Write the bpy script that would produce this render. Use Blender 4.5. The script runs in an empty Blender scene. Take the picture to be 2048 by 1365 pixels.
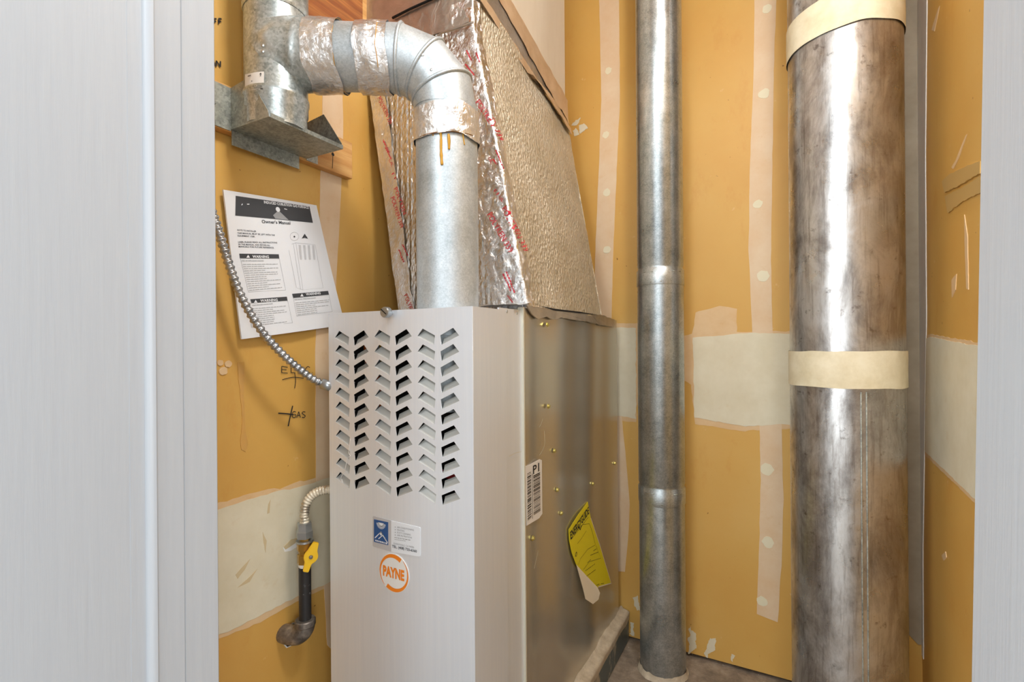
import bpy, bmesh, math, random
from mathutils import Vector, Matrix, noise

# ------------------------------------------------------------------ camera, world, lights
sc = bpy.context.scene
col = sc.collection
H = 0.988                     # camera height above the closet floor
FPX, CX, CY = 1000.0, 1024.0, 690.0
YAW = math.atan(0.541)        # camera looks this far left of the closet's depth axis
ROLL = 0.0073
FW = Vector((-math.sin(YAW), math.cos(YAW), 0))
RT = Vector((math.cos(YAW), math.sin(YAW), 0))
UP = Vector((0, 0, 1))

cam_d = bpy.data.cameras.new('camera')
cam_d.sensor_width = 36.0
cam_d.lens = 36.0 * FPX / 2048.0
cam_d.shift_y = (CY - 682.5) / 2048.0
cam_d.clip_start = 0.02
cam = bpy.data.objects.new('camera', cam_d)
col.objects.link(cam)
cr, sr = math.cos(ROLL), math.sin(ROLL)
ax = RT * cr - UP * sr
ay = RT * sr + UP * cr
az = -FW
cam.matrix_world = Matrix(((ax.x, ay.x, az.x, 0), (ax.y, ay.y, az.y, 0), (ax.z, ay.z, az.z, H), (0, 0, 0, 1)))
sc.camera = cam

w = bpy.data.worlds.new('world')
sc.world = w
w.use_nodes = True
bg = w.node_tree.nodes['Background']
bg.inputs[0].default_value = (0.89, 0.945, 1.0, 1)
bg.inputs[1].default_value = 0.86

def area_light(name, loc, target, sx, sy, power, color=(1, 1, 1)):
    d = bpy.data.lights.new(name, 'AREA')
    d.shape = 'RECTANGLE'; d.size = sx; d.size_y = sy; d.energy = power; d.color = color
    o = bpy.data.objects.new(name, d)
    col.objects.link(o)
    o.location = loc
    o.rotation_euler = (Vector(target) - Vector(loc)).to_track_quat('-Z', 'Y').to_euler()
    return o
# ceiling fixture of the room outside the closet, and unseen fill lights added behind the camera
area_light('room_ceiling_lamp', (-0.40, -1.2, 2.40), (-0.3, 1.2, 0.9), 0.5, 0.5, 11, (0.94, 0.98, 1.0))
area_light('room_fill_back', (-0.5, -3.6, 1.4), (-0.1, 1.2, 1.0), 2.6, 2.0, 20, (0.92, 0.97, 1.0))  # added broad frontal fill for the closet interior
area_light('room_fill_left', (-1.95, -2.5, 1.4), (0.2, 1.2, 1.0), 1.3, 1.4, 84, (0.93, 0.97, 1.0))  # added fill for the right jamb and right wall
area_light('room_fill_right', (2.5, -1.9, 1.4), (-0.8, 0.8, 0.9), 1.3, 1.4, 42, (0.93, 0.97, 1.0))  # added fill for the left wall
# the closet's own ceiling lamp
area_light('closet_ceiling_lamp', (0.16, 0.52, 2.38), (-0.95, 0.72, 0.9), 0.3, 0.3, 12.5, (0.97, 0.99, 1.0))

vs = sc.view_settings
vs.view_transform = 'Standard'
vs.look = 'None'
vs.exposure = 0.44
vs.gamma = 1.0
vs.use_curve_mapping = False

# ------------------------------------------------------------------ pixel -> place helpers
def ray(px, py):
    dx, dy = px - CX, py - CY
    u = (dx * cr - dy * sr) / FPX
    v = -(dx * sr + dy * cr) / FPX
    return FW + RT * u + UP * v
CAM = Vector((0, 0, H))
def on_x(px, py, X):
    d = ray(px, py); return CAM + d * (X / d.x)
def on_y(px, py, Y):
    d = ray(px, py); return CAM + d * (Y / d.y)
def on_z(px, py, Z):
    d = ray(px, py); return CAM + d * ((Z - H) / d.z)
def at_t(px, py, t):
    return CAM + ray(px, py) * t

# ------------------------------------------------------------------ mesh helpers
def link(name, me, mat=None, parent=None, smooth=False):
    o = bpy.data.objects.new(name, me)
    col.objects.link(o)
    if mat is not None and len(me.materials) == 0:
        me.materials.append(mat)
    if smooth:
        for p in me.polygons:
            p.use_smooth = True
    if parent is not None:
        o.parent = parent
        L = parent.get('_base')
        if L is not None:
            o.matrix_parent_inverse = Matrix.Translation(-Vector(L))
    return o

def obj(name, verts, faces, mat, parent=None, smooth=False):
    me = bpy.data.meshes.new(name)
    me.from_pydata([tuple(v) for v in verts], [], faces)
    me.validate()
    bm = bmesh.new(); bm.from_mesh(me)
    bmesh.ops.recalc_face_normals(bm, faces=bm.faces)
    bm.to_mesh(me); bm.free()
    return link(name, me, mat, parent, smooth)

def thing(name, label, cat, base, group=None):
    e = bpy.data.objects.new(name, None)
    col.objects.link(e)
    e.location = base
    e.empty_display_size = 0.05
    e['_base'] = list(base)
    e['label'] = label; e['category'] = cat
    if group: e['group'] = group
    return e

def struct(o):
    o['kind'] = 'structure'; return o

def box_geo(x0, x1, y0, y1, z0, z1):
    v = [(x, y, z) for x in (x0, x1) for y in (y0, y1) for z in (z0, z1)]
    f = [(0, 1, 3, 2), (4, 6, 7, 5), (0, 4, 5, 1), (2, 3, 7, 6), (0, 2, 6, 4), (1, 5, 7, 3)]
    return v, f

def box(name, x0, x1, y0, y1, z0, z1, mat, parent=None, bevel=0.0, segs=2):
    v, f = box_geo(x0, x1, y0, y1, z0, z1)
    me = bpy.data.meshes.new(name)
    bm = bmesh.new()
    bv = [bm.verts.new(p) for p in v]
    for q in f: bm.faces.new([bv[i] for i in q])
    bmesh.ops.recalc_face_normals(bm, faces=bm.faces)
    if bevel > 0:
        bmesh.ops.bevel(bm, geom=list(bm.edges), offset=bevel, segments=segs, affect='EDGES', profile=0.5)
    bm.to_mesh(me); bm.free()
    return link(name, me, mat, parent)

def prism_geo(pts, n, th):
    """outline pts (3D, planar) pushed out by th along n"""
    n = Vector(n) * th
    k = len(pts)
    v = [Vector(p) for p in pts] + [Vector(p) + n for p in pts]
    f = [tuple(range(k))[::-1], tuple(range(k, 2 * k))]
    for i in range(k):
        j = (i + 1) % k
        f.append((i, j, k + j, k + i))
    return v, f

def prism(name, pts, n, th, mat, parent=None):
    v, f = prism_geo(pts, n, th)
    return obj(name, v, f, mat, parent)

def extrude_z(name, outline, z0, z1, mat, parent=None, lean=0.0, smooth=False):
    k = len(outline)
    v = [(x + lean * (z0 - H), y, z0) for x, y in outline] + [(x + lean * (z1 - H), y, z1) for x, y in outline]
    f = [tuple(range(k))[::-1], tuple(range(k, 2 * k))]
    for i in range(k):
        j = (i + 1) % k
        f.append((i, j, k + j, k + i))
    return obj(name, v, f, mat, parent, smooth)

def frame_of(d):
    d = Vector(d).normalized()
    a = Vector((0, 0, 1)) if abs(d.z) < 0.9 else Vector((1, 0, 0))
    s = a.cross(d).normalized()
    t = d.cross(s).normalized()
    return d, s, t

def lathe_geo(origin, direction, prof, segs=40, caps=(True, True), wob=0.0, wscale=30.0, seed=0.0):
    d, s, t = frame_of(direction)
    o = Vector(origin)
    v, f = [], []
    for (h, r) in prof:
        for i in range(segs):
            a = 2 * math.pi * i / segs
            dirv = s * math.cos(a) + t * math.sin(a)
            rr = r
            p = o + d * h + dirv * rr
            if wob:
                p = p + dirv * wob * (noise.noise(p * wscale + Vector((seed, seed, seed))) + 0.6 * noise.noise(p * wscale * 2.3))
            v.append(p)
    n = len(prof)
    for k in range(n - 1):
        for i in range(segs):
            j = (i + 1) % segs
            f.append((k * segs + i, k * segs + j, (k + 1) * segs + j, (k + 1) * segs + i))
    if caps[0]: f.append(tuple(range(segs))[::-1])
    if caps[1]: f.append(tuple((n - 1) * segs + i for i in range(segs)))
    return v, f

def lathe(name, origin, direction, prof, mat, parent=None, segs=40, caps=(True, True), wob=0.0, wscale=30.0, seed=0.0):
    v, f = lathe_geo(origin, direction, prof, segs, caps, wob, wscale, seed)
    o = obj(name, v, f, mat, parent, True)
    auto_sharp(o)
    return o

def auto_sharp(o, ang=40):
    me = o.data
    try:
        me.set_sharp_from_angle(angle=math.radians(ang))
    except Exception:
        pass

def catmull(pts, n=8):
    P = [Vector(p) for p in pts]
    out = []
    for i in range(len(P) - 1):
        p0 = P[max(i - 1, 0)]; p1 = P[i]; p2 = P[i + 1]; p3 = P[min(i + 2, len(P) - 1)]
        for k in range(n):
            t = k / n
            out.append(0.5 * ((2 * p1) + (-p0 + p2) * t + (2 * p0 - 5 * p1 + 4 * p2 - p3) * t * t + (-p0 + 3 * p1 - 3 * p2 + p3) * t ** 3))
    out.append(P[-1])
    return out

def tube_geo(path, rad, segs=12, caps=True):
    P = [Vector(p) for p in path]
    n = len(P)
    R = rad if isinstance(rad, (list, tuple)) else [rad] * n
    v, f = [], []
    d0 = (P[1] - P[0]).normalized()
    _, s, t = frame_of(d0)
    for i in range(n):
        d = (P[min(i + 1, n - 1)] - P[max(i - 1, 0)]).normalized()
        s = (s - d * s.dot(d)).normalized()
        t = d.cross(s)
        for k in range(segs):
            a = 2 * math.pi * k / segs
            v.append(P[i] + (s * math.cos(a) + t * math.sin(a)) * R[i])
    for i in range(n - 1):
        for k in range(segs):
            j = (k + 1) % segs
            f.append((i * segs + k, i * segs + j, (i + 1) * segs + j, (i + 1) * segs + k))
    if caps:
        f.append(tuple(range(segs))[::-1]); f.append(tuple((n - 1) * segs + k for k in range(segs)))
    return v, f

def tube(name, path, rad, mat, parent=None, segs=12):
    v, f = tube_geo(path, rad, segs)
    return obj(name, v, f, mat, parent, True)

def resample(path, step):
    P = [Vector(p) for p in path]
    out = [P[0]]; acc = 0.0
    for i in range(len(P) - 1):
        a, b = P[i], P[i + 1]
        L = (b - a).length
        d = 0.0
        while acc + (L - d) >= step:
            d += step - acc
            out.append(a.lerp(b, d / L)); acc = 0.0
        acc += L - d
    return out

def corrugated(name, path, r, pitch, depth, mat, parent=None, segs=14, dense=6):
    Q = resample(path, pitch / dense)
    R = [r - depth * (0.5 - 0.5 * math.cos(2 * math.pi * i / dense)) for i in range(len(Q))]
    v, f = tube_geo(Q, R, segs)
    return obj(name, v, f, mat, parent, True)

def merge(parts):
    V, F = [], []
    for v, f in parts:
        b = len(V)
        V += list(v)
        F += [tuple(i + b for i in q) for q in f]
    return V, F

def ribbon_geo(pts, width, n, lift):
    """flat pen stroke lying on a plane with normal n"""
    P = [Vector(p) for p in pts]
    n = Vector(n)
    v, f = [], []
    for i, p in enumerate(P):
        d = (P[min(i + 1, len(P) - 1)] - P[max(i - 1, 0)]).normalized()
        s = n.cross(d).normalized()
        v += [p + s * width / 2 + n * lift, p - s * width / 2 + n * lift]
    for i in range(len(P) - 1):
        f.append((2 * i, 2 * i + 1, 2 * i + 3, 2 * i + 2))
    return v, f

_tc = {}
def text_geo(s, bold=0.0, shear=0.0):
    key = (s, bold, shear)
    if key in _tc: return _tc[key]
    c = bpy.data.curves.new('txt', 'FONT')
    c.body = s; c.resolution_u = 2; c.offset = bold; c.shear = shear
    c.dimensions = '2D'; c.fill_mode = 'FRONT'
    o = bpy.data.objects.new('txt', c)
    me = bpy.data.meshes.new_from_object(o)
    v = [(p.co.x, p.co.y) for p in me.vertices]
    f = [tuple(p.vertices) for p in me.polygons]
    bpy.data.objects.remove(o); bpy.data.curves.remove(c); bpy.data.meshes.remove(me)
    x0 = min(p[0] for p in v); x1 = max(p[0] for p in v)
    v = [((p[0] - x0) / (x1 - x0), p[1] / 0.73) for p in v]
    _tc[key] = (v, f)
    return _tc[key]

def text_on(A, B, n, height, s, lift=0.0004, bold=0.0, up=None, surf=None, shear=0.0):
    """lettering geometry running from A to B on a surface with normal n; cap height in metres"""
    A, B, n = Vector(A), Vector(B), Vector(n).normalized()
    ex = B - A
    if up is None:
        up = n.cross(ex).normalized()
    v2, f = text_geo(s, bold, shear)
    v = []
    for (a, b) in v2:
        p = A + ex * a + up * (height * b)
        if surf: p = surf(p)
        v.append(p + n * lift)
    return v, f

def dashes_on(A, B, n, height, lift=0.0012, seed=1):
    A, B, n = Vector(A), Vector(B), Vector(n).normalized()
    ex = B - A; up = n.cross(ex).normalized() * height
    rng = random.Random(seed); v, f = [], []; t = 0.0
    while t < .98:
        w_ = min(1 - t, rng.uniform(.05, .16))
        k = len(v)
        v += [A + ex * t + n * lift, A + ex * (t + w_) + n * lift, A + ex * (t + w_) + up + n * lift, A + ex * t + up + n * lift]
        f.append((k, k + 1, k + 2, k + 3)); t += w_ + .035
    return v, f

def rough_outline(pts, n_axis_pts, amp, seed, closed=True):
    """subdivide an outline and shake its edges"""
    P = [Vector(p) for p in pts]
    out = []
    k = len(P)
    rng = random.Random(seed)
    for i in range(k):
        a, b = P[i], P[(i + 1) % k]
        m = max(2, int((b - a).length / n_axis_pts))
        for j in range(m):
            p = a.lerp(b, j / m)
            q = p * 55 + Vector((seed * 3.1, seed * 1.7, seed))
            off = Vector((noise.noise(q), noise.noise(q + Vector((9, 2, 5))), noise.noise(q + Vector((3, 8, 1)))))
            q2 = p * 210 + Vector((seed, 0, 0))
            off += 0.4 * Vector((noise.noise(q2), noise.noise(q2 + Vector((9, 2, 5))), noise.noise(q2 + Vector((3, 8, 1)))))
            out.append(p + off * amp)
    return out

# ------------------------------------------------------------------ materials
def srgb(r, g, b):
    def l(c):
        c /= 255.0
        return c / 12.92 if c <= 0.04045 else ((c + 0.055) / 1.055) ** 2.4
    return (l(r), l(g), l(b), 1)

class Mat:
    def __init__(self, name):
        self.m = bpy.data.materials.new(name)
        self.m.use_nodes = True
        self.nt = self.m.node_tree
        self.b = self.nt.nodes['Principled BSDF']
        tc = self.nt.nodes.new('ShaderNodeTexCoord')
        self.co = tc.outputs['Object']
    def n(self, t, **kw):
        nd = self.nt.nodes.new(t)
        for k, v in kw.items(): setattr(nd, k, v)
        return nd
    def l(self, a, b): self.nt.links.new(a, b)
    def mapped(self, scale=(1, 1, 1), rot=(0, 0, 0)):
        mp = self.n('ShaderNodeMapping')
        mp.inputs['Scale'].default_value = scale
        mp.inputs['Rotation'].default_value = rot
        self.l(self.co, mp.inputs['Vector'])
        return mp.outputs['Vector']
    def noise(self, scale, detail=4, rough=0.55, vec=None, dist=0.0):
        nd = self.n('ShaderNodeTexNoise')
        nd.inputs['Scale'].default_value = scale
        nd.inputs['Detail'].default_value = detail
        nd.inputs['Roughness'].default_value = rough
        nd.inputs['Distortion'].default_value = dist
        self.l(vec if vec is not None else self.co, nd.inputs['Vector'])
        return nd.outputs['Fac']
    def voronoi(self, scale, vec=None, feature='F1', out='Distance'):
        nd = self.n('ShaderNodeTexVoronoi'); nd.feature = feature
        nd.inputs['Scale'].default_value = scale
        self.l(vec if vec is not None else self.co, nd.inputs['Vector'])
        return nd.outputs[out]
    def ramp(self, fac, stops):
        nd = self.n('ShaderNodeValToRGB')
        cr_ = nd.color_ramp
        while len(cr_.elements) < len(stops): cr_.elements.new(0.5)
        for e, (p, c) in zip(cr_.elements, stops):
            e.position = p
            e.color = c if isinstance(c, (tuple, list)) else (c, c, c, 1)
        self.l(fac, nd.inputs['Fac'])
        return nd.outputs['Color']
    def mix(self, fac, a, b, mode='MIX'):
        nd = self.n('ShaderNodeMix'); nd.data_type = 'RGBA'; nd.blend_type = mode
        if isinstance(fac, (int, float)): nd.inputs['Factor'].default_value = fac
        else: self.l(fac, nd.inputs['Factor'])
        for sock, val in ((nd.inputs[6], a), (nd.inputs[7], b)):
            if isinstance(val, (tuple, list)): sock.default_value = val
            else: self.l(val, sock)
        return nd.outputs[2]
    def math(self, op, a, b=0.0):
        nd = self.n('ShaderNodeMath'); nd.operation = op
        for i, val in enumerate((a, b)):
            if isinstance(val, (int, float)): nd.inputs[i].default_value = val
            else: self.l(val, nd.inputs[i])
        return nd.outputs[0]
    def base(self, c):
        if isinstance(c, (tuple, list)): self.b.inputs['Base Color'].default_value = c
        else: self.l(c, self.b.inputs['Base Color'])
    def rough(self, r):
        if isinstance(r, (int, float)): self.b.inputs['Roughness'].default_value = r
        else: self.l(r, self.b.inputs['Roughness'])
    def metal(self, v):
        if isinstance(v, (int, float)): self.b.inputs['Metallic'].default_value = v
        else: self.l(v, self.b.inputs['Metallic'])
    def bump(self, h, strength=0.3, dist=0.002):
        nd = self.n('ShaderNodeBump')
        nd.inputs['Strength'].default_value = strength
        nd.inputs['Distance'].default_value = dist
        self.l(h, nd.inputs['Height'])
        self.l(nd.outputs['Normal'], self.b.inputs['Normal'])
    def spec(self, v): self.b.inputs['Specular IOR Level'].default_value = v

M = {}
def plain(name, c, rough=0.5, metal=0.0, spec=0.5):
    m = Mat(name); m.base(c); m.rough(rough); m.metal(metal); m.spec(spec)
    M[name] = m.m; return m.m

def mk_drywall():
    m = Mat('drywall_paper')
    n1 = m.noise(2.2, 5, 0.6)
    c = m.ramp(n1, [(0.3, srgb(208, 158, 78)), (0.55, srgb(212, 167, 88)), (0.75, srgb(216, 174, 100))])
    n2 = m.noise(9, 6, 0.7, m.mapped((1, 1, 0.5)))
    c = m.mix(m.ramp(n2, [(0.58, 0.0), (0.8, 0.5)]), c, srgb(196, 130, 52))
    n3 = m.noise(30, 4, 0.6)
    c = m.mix(m.ramp(n3, [(0.70, 0.0), (0.78, 0.45)]), c, srgb(232, 205, 160))
    n4 = m.noise(75, 2, 0.5)
    c = m.mix(m.ramp(n4, [(0.765, 0.0), (0.79, 0.8)]), c, srgb(110, 70, 25))
    m.base(c); m.rough(0.48); m.spec(0.35)
    m.bump(m.noise(120, 3), 0.08, 0.002)
    return m.m
M['drywall'] = mk_drywall()

def mk_mud(name, a, b, stain):
    m = Mat(name)
    c = m.ramp(m.noise(12, 5, 0.65), [(0.3, a), (0.7, b)])
    c = m.mix(m.ramp(m.noise(26, 6, 0.7), [(0.6, 0.0), (0.78, 0.5)]), c, stain)
    m.base(c); m.rough(0.65); m.spec(0.3)
    m.bump(m.noise(60, 4), 0.12, 0.002)
    return m.m
M['mud'] = mk_mud('joint_compound', srgb(214, 203, 174), srgb(224, 215, 190), srgb(208, 182, 140))
M['skim'] = mk_mud('skim_compound', srgb(214, 176, 128), srgb(222, 192, 150), srgb(206, 156, 92))
M['tape'] = mk_mud('drywall_tape', srgb(218, 186, 148), srgb(224, 200, 168), srgb(208, 165, 112))
M['spot'] = mk_mud('compound_spot', srgb(224, 214, 182), srgb(228, 218, 190), srgb(220, 200, 165))
M['shaded_tape'] = mk_mud('shaded_corner_tape', srgb(150, 136, 114), srgb(170, 156, 134), srgb(140, 120, 92))  # the large duct's shadow on the corner tape is put into this colour
M['white_tape'] = mk_mud('corner_tape', srgb(212, 208, 202), srgb(222, 219, 214), srgb(206, 196, 182))

def mk_paint():
    m = Mat('white_paint')
    v = m.mapped((60, 60, 3))
    n = m.noise(3, 6, 0.6, v)
    m.base(m.ramp(n, [(0.3, srgb(176, 180, 185)), (0.7, srgb(180, 184, 188))]))
    m.rough(0.42)
    m.bump(n, 0.22, 0.0012)
    return m.m
M['paint'] = mk_paint()
M['wall_paint'] = plain('wall_paint', srgb(226, 227, 228), 0.6)

def mk_galv(name, dark, mid, light, sp=420, rough=(0.42, 0.54), metal=0.6, streak=0.0):
    m = Mat(name)
    vo = m.voronoi(sp, None, 'F1', 'Color')
    sep = m.n('ShaderNodeSeparateColor'); m.l(vo, sep.inputs[0])
    n = m.noise(14, 5, 0.65)
    n2 = m.noise(60, 6, 0.7)
    f = m.math('ADD', m.math('MULTIPLY', sep.outputs[0], 0.16), m.math('ADD', m.math('MULTIPLY', n, 0.5), m.math('MULTIPLY', n2, 0.36)))
    c = m.ramp(f, [(0.34, dark), (0.52, mid), (0.7, light)])
    if streak:
        s = m.noise(5, 5, 0.7, m.mapped((22, 22, 0.9)))
        c = m.mix(m.ramp(s, [(0.5, 0.0), (0.75, streak)]), c, dark)
    m.base(c)
    m.rough(m.ramp(n, [(0.3, rough[0]), (0.7, rough[1])])); m.metal(metal)
    m.bump(f, 0.05, 0.001)
    return m.m
M['galv'] = mk_galv('galvanised_steel', srgb(172, 181, 184), srgb(194, 202, 206), srgb(214, 220, 223))
M['galv_pipe'] = mk_galv('galvanised_pipe', srgb(142, 149, 151), srgb(178, 184, 185), srgb(206, 210, 210), 420, (0.26, 0.4), 0.86, 0.45)
M['galv_dull'] = mk_galv('dull_galvanised', srgb(118, 122, 116), srgb(158, 161, 152), srgb(188, 190, 182), 240, (0.4, 0.55), 0.5)
M['galv_tee'] = mk_galv('spangled_galvanised', srgb(142, 150, 148), srgb(188, 195, 194), srgb(220, 225, 226), 260, (0.3, 0.44), 0.66)

def mk_old_duct():
    m = Mat('aged_duct_metal')
    n = m.noise(7, 7, 0.72, m.mapped((1.6, 1.6, 0.8)), 0.4)
    c = m.ramp(n, [(0.30, srgb(112, 108, 105)), (0.45, srgb(162, 159, 156)), (0.58, srgb(200, 200, 199)), (0.75, srgb(180, 174, 166))])
    s = m.noise(4, 6, 0.7, m.mapped((30, 30, 1.6)))
    c = m.mix(m.ramp(s, [(0.52, 0.0), (0.72, 0.7)]), c, srgb(112, 102, 94))
    k = m.noise(34, 5, 0.7)
    c = m.mix(m.ramp(k, [(0.60, 0.0), (0.70, 0.75)]), c, srgb(92, 82, 74))
    # a brown patina over the seam side of the duct
    pz = m.n('ShaderNodeSeparateXYZ'); m.l(m.co, pz.inputs[0])
    px_ = m.math('ADD', pz.outputs[0], m.math('MULTIPLY', m.math('SUBTRACT', n, 0.5), 0.12))
    c = m.mix(m.ramp(m.math('ADD', px_, 0.45), [(0.585, 0.0), (0.65, 0.34)]), c, srgb(172, 152, 128))
    m.base(c)
    sc2 = m.noise(5, 5, 0.75, m.mapped((14, 14, 70)))
    c = m.mix(m.ramp(sc2, [(0.60, 0.0), (0.75, 0.45)]), c, srgb(206, 202, 196))
    m.base(c)
    m.rough(m.ramp(m.noise(11, 5, 0.7), [(0.3, 0.22), (0.7, 0.46)])); m.metal(0.85)
    m.bump(m.noise(26, 5, 0.6), 0.12, 0.002)
    return m.m
M['old_duct'] = mk_old_duct()

def mk_foil(name, c0, c1, rough, bs, bscale, metal=1.0):
    m = Mat(name)
    n = m.noise(bscale, 5, 0.62, None, 1.2)
    m.base(m.ramp(m.noise(20, 4), [(0.3, c0), (0.7, c1)])); m.rough(rough); m.metal(metal)
    m.bump(n, bs, 0.004)
    return m.m
M['foil_tape'] = mk_foil('foil_tape', srgb(224, 224, 224), srgb(242, 242, 242), 0.26, 0.8, 70, 0.85)
M['foil_crinkle'] = mk_foil('crinkled_foil', srgb(222, 222, 222), srgb(244, 244, 244), 0.2, 0.95, 75)
M['foil_dusty'] = mk_foil('dusty_foil', srgb(188, 180, 170), srgb(212, 205, 196), 0.3, 0.7, 34, 0.85)
M['tan_tape'] = mk_foil('tan_tape', srgb(196, 164, 128), srgb(214, 186, 152), 0.45, 0.35, 45, 0.35)

def mk_quilt(name, c0, c1, metal, rough, strength, wave, fine):
    m = Mat(name)
    w2 = m.n('ShaderNodeTexWave'); w2.wave_type = 'BANDS'; w2.bands_direction = 'DIAGONAL'
    w2.inputs['Scale'].default_value = 40; w2.inputs['Distortion'].default_value = 2.2
    w2.inputs['Detail'].default_value = 3; w2.inputs['Detail Scale'].default_value = 2.0
    m.l(m.mapped((1, 1, 0.0)), w2.inputs['Vector'])
    vo = m.voronoi(fine * 1.1, m.mapped((1, 1, 0.6)))
    h = m.math('ADD', m.math('MULTIPLY', w2.outputs['Fac'], wave), m.math('MULTIPLY', vo, 0.9))
    h = m.math('ADD', h, m.math('MULTIPLY', m.noise(fine, 4, 0.6, m.mapped((1, 1, 0.55))), 1.3))
    c = m.ramp(m.noise(9, 5), [(0.3, c0), (0.7, c1)])
    c = m.mix(m.ramp(m.noise(110, 3, 0.6, m.mapped((1, 1, 0.4))), [(0.62, 0.0), (0.72, 0.55)]), c, srgb(132, 118, 98))
    m.base(c); m.metal(metal); m.rough(rough)
    m.bump(h, strength, 0.004)
    return m.m
M['quilt_foil'] = mk_quilt('quilted_foil', srgb(216, 214, 210), srgb(236, 235, 232), 0.95, 0.26, 0.9, 0.5, 120)
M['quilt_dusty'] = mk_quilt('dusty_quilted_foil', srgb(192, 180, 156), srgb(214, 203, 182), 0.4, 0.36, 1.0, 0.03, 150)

def mk_door():
    m = Mat('silver_panel')
    n = m.noise(3, 5, 0.6, m.mapped((70, 70, 1.2)))
    m.base(m.ramp(n, [(0.3, srgb(231, 236, 243)), (0.7, srgb(237, 241, 246))]))
    m.rough(m.ramp(m.noise(30, 3), [(0.3, 0.34), (0.7, 0.40)])); m.metal(0.38)
    m.bump(m.noise(160, 3), 0.04, 0.001)
    return m.m
M['door_metal'] = mk_door()
def mk_side():
    m = Mat('cabinet_metal')
    m.base(m.ramp(m.noise(0.8, 1), [(0.3, srgb(198, 191, 177)), (0.7, srgb(208, 203, 190))]))
    m.rough(0.27); m.metal(0.78)
    return m.m
M['side_metal'] = mk_side()
plain('edge_light', srgb(226, 224, 208), 0.35, 0.3)
plain('louver_metal', srgb(206, 206, 200), 0.5, 0.25)
plain('dark_inside', srgb(26, 24, 22), 0.8)
plain('black', srgb(22, 20, 19), 0.7)
plain('ink', srgb(38, 34, 32), 0.8)
plain('grey_print', srgb(150, 150, 150), 0.8)
plain('pale_print', srgb(176, 177, 178), 0.8)
plain('dark_print', srgb(62, 63, 66), 0.7)
plain('paper', srgb(228, 229, 231), 0.75)
plain('paper_edge', srgb(206, 205, 202), 0.8)
plain('label_white', srgb(232, 228, 222), 0.55)
plain('sticker_white', srgb(226, 228, 231), 0.45)
plain('sticker_silver', srgb(200, 200, 203), 0.4, 0.25)
plain('sticker_blue', srgb(38, 82, 138), 0.5)
plain('orange_print', srgb(238, 132, 32), 0.5)
plain('yellow_label', srgb(228, 214, 20), 0.55)
plain('label_back', srgb(232, 222, 200), 0.7)
plain('red_print', srgb(206, 36, 56), 0.55)
plain('brass', srgb(196, 160, 84), 0.3, 0.9)
plain('gold_screw', srgb(222, 208, 130), 0.3, 0.85)
plain('steel_screw', srgb(206, 208, 206), 0.3, 0.9)
plain('zinc', srgb(178, 184, 188), 0.33, 0.85)
plain('handle_yellow', srgb(238, 190, 16), 0.45)
plain('sealant_amber', srgb(200, 148, 44), 0.3)
plain('scrape', srgb(206, 186, 146), 0.6)
plain('sealant_dark', srgb(120, 76, 24), 0.5)
plain('black_gap', srgb(18, 16, 14), 0.9)
plain('thread_white', srgb(232, 230, 226), 0.8)
plain('wire_red', srgb(170, 24, 28), 0.5)
plain('wire_orange', srgb(196, 92, 24), 0.5)
plain('wire_yellow', srgb(210, 170, 40), 0.5)
plain('gypsum', srgb(236, 234, 228), 0.9)

def mk_conduit():
    m = Mat('conduit_steel')
    m.base(m.ramp(m.noise(60, 3), [(0.3, srgb(150, 152, 154)), (0.7, srgb(196, 198, 200))])); m.metal(0.9); m.rough(0.32)
    return m.m
M['conduit'] = mk_conduit()
def mk_flex():
    m = Mat('flex_connector')
    n = m.noise(28, 4, 0.6)
    c = m.ramp(n, [(0.42, srgb(188, 180, 164)), (0.5, srgb(222, 212, 190))])
    m.base(c); m.metal(m.ramp(n, [(0.42, 0.8), (0.5, 0.1)])); m.rough(0.4)
    return m.m
M['flex'] = mk_flex()
def mk_blackpipe():
    m = Mat('black_iron')
    c = m.mix(m.ramp(m.noise(90, 4, 0.7), [(0.62, 0.0), (0.7, 0.7)]), srgb(46, 45, 46), srgb(196, 196, 196))
    m.base(c); m.rough(0.42); m.metal(0.2)
    return m.m
M['iron'] = mk_blackpipe()
def mk_elbow():
    m = Mat('cast_elbow')
    c = m.ramp(m.noise(34, 5, 0.65), [(0.35, srgb(84, 78, 74)), (0.55, srgb(134, 126, 118)), (0.7, srgb(190, 178, 160))])
    m.base(c); m.rough(0.42); m.metal(0.55)
    return m.m
M['cast'] = mk_elbow()
def mk_wood(name, a, b, c_, rot):
    m = Mat(name)
    wv = m.n('ShaderNodeTexWave'); wv.wave_type = 'BANDS'; wv.bands_direction = 'Z'
    wv.inputs['Scale'].default_value = 9; wv.inputs['Distortion'].default_value = 6
    wv.inputs['Detail'].default_value = 3; wv.inputs['Detail Scale'].default_value = 1.6
    m.l(m.mapped((1, 0.22, 1), rot), wv.inputs['Vector'])
    n = m.noise(6, 5, 0.7, m.mapped((3, 1.2, 26), rot))
    c = m.mix(m.ramp(n, [(0.35, 0.0), (0.7, 0.75)]), m.ramp(wv.outputs['Fac'], [(0.1, a), (0.8, b)]), c_)
    m.base(c); m.rough(0.5)
    m.bump(n, 0.12, 0.002)
    return m.m
M['wood_red'] = mk_wood('stained_wood', srgb(150, 84, 34), srgb(186, 116, 54), srgb(112, 58, 22), (0.12, 0, 0))
M['wood_pale'] = mk_wood('pale_wood', srgb(208, 156, 92), srgb(222, 176, 112), srgb(190, 134, 70), (0, 0, 0))
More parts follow.
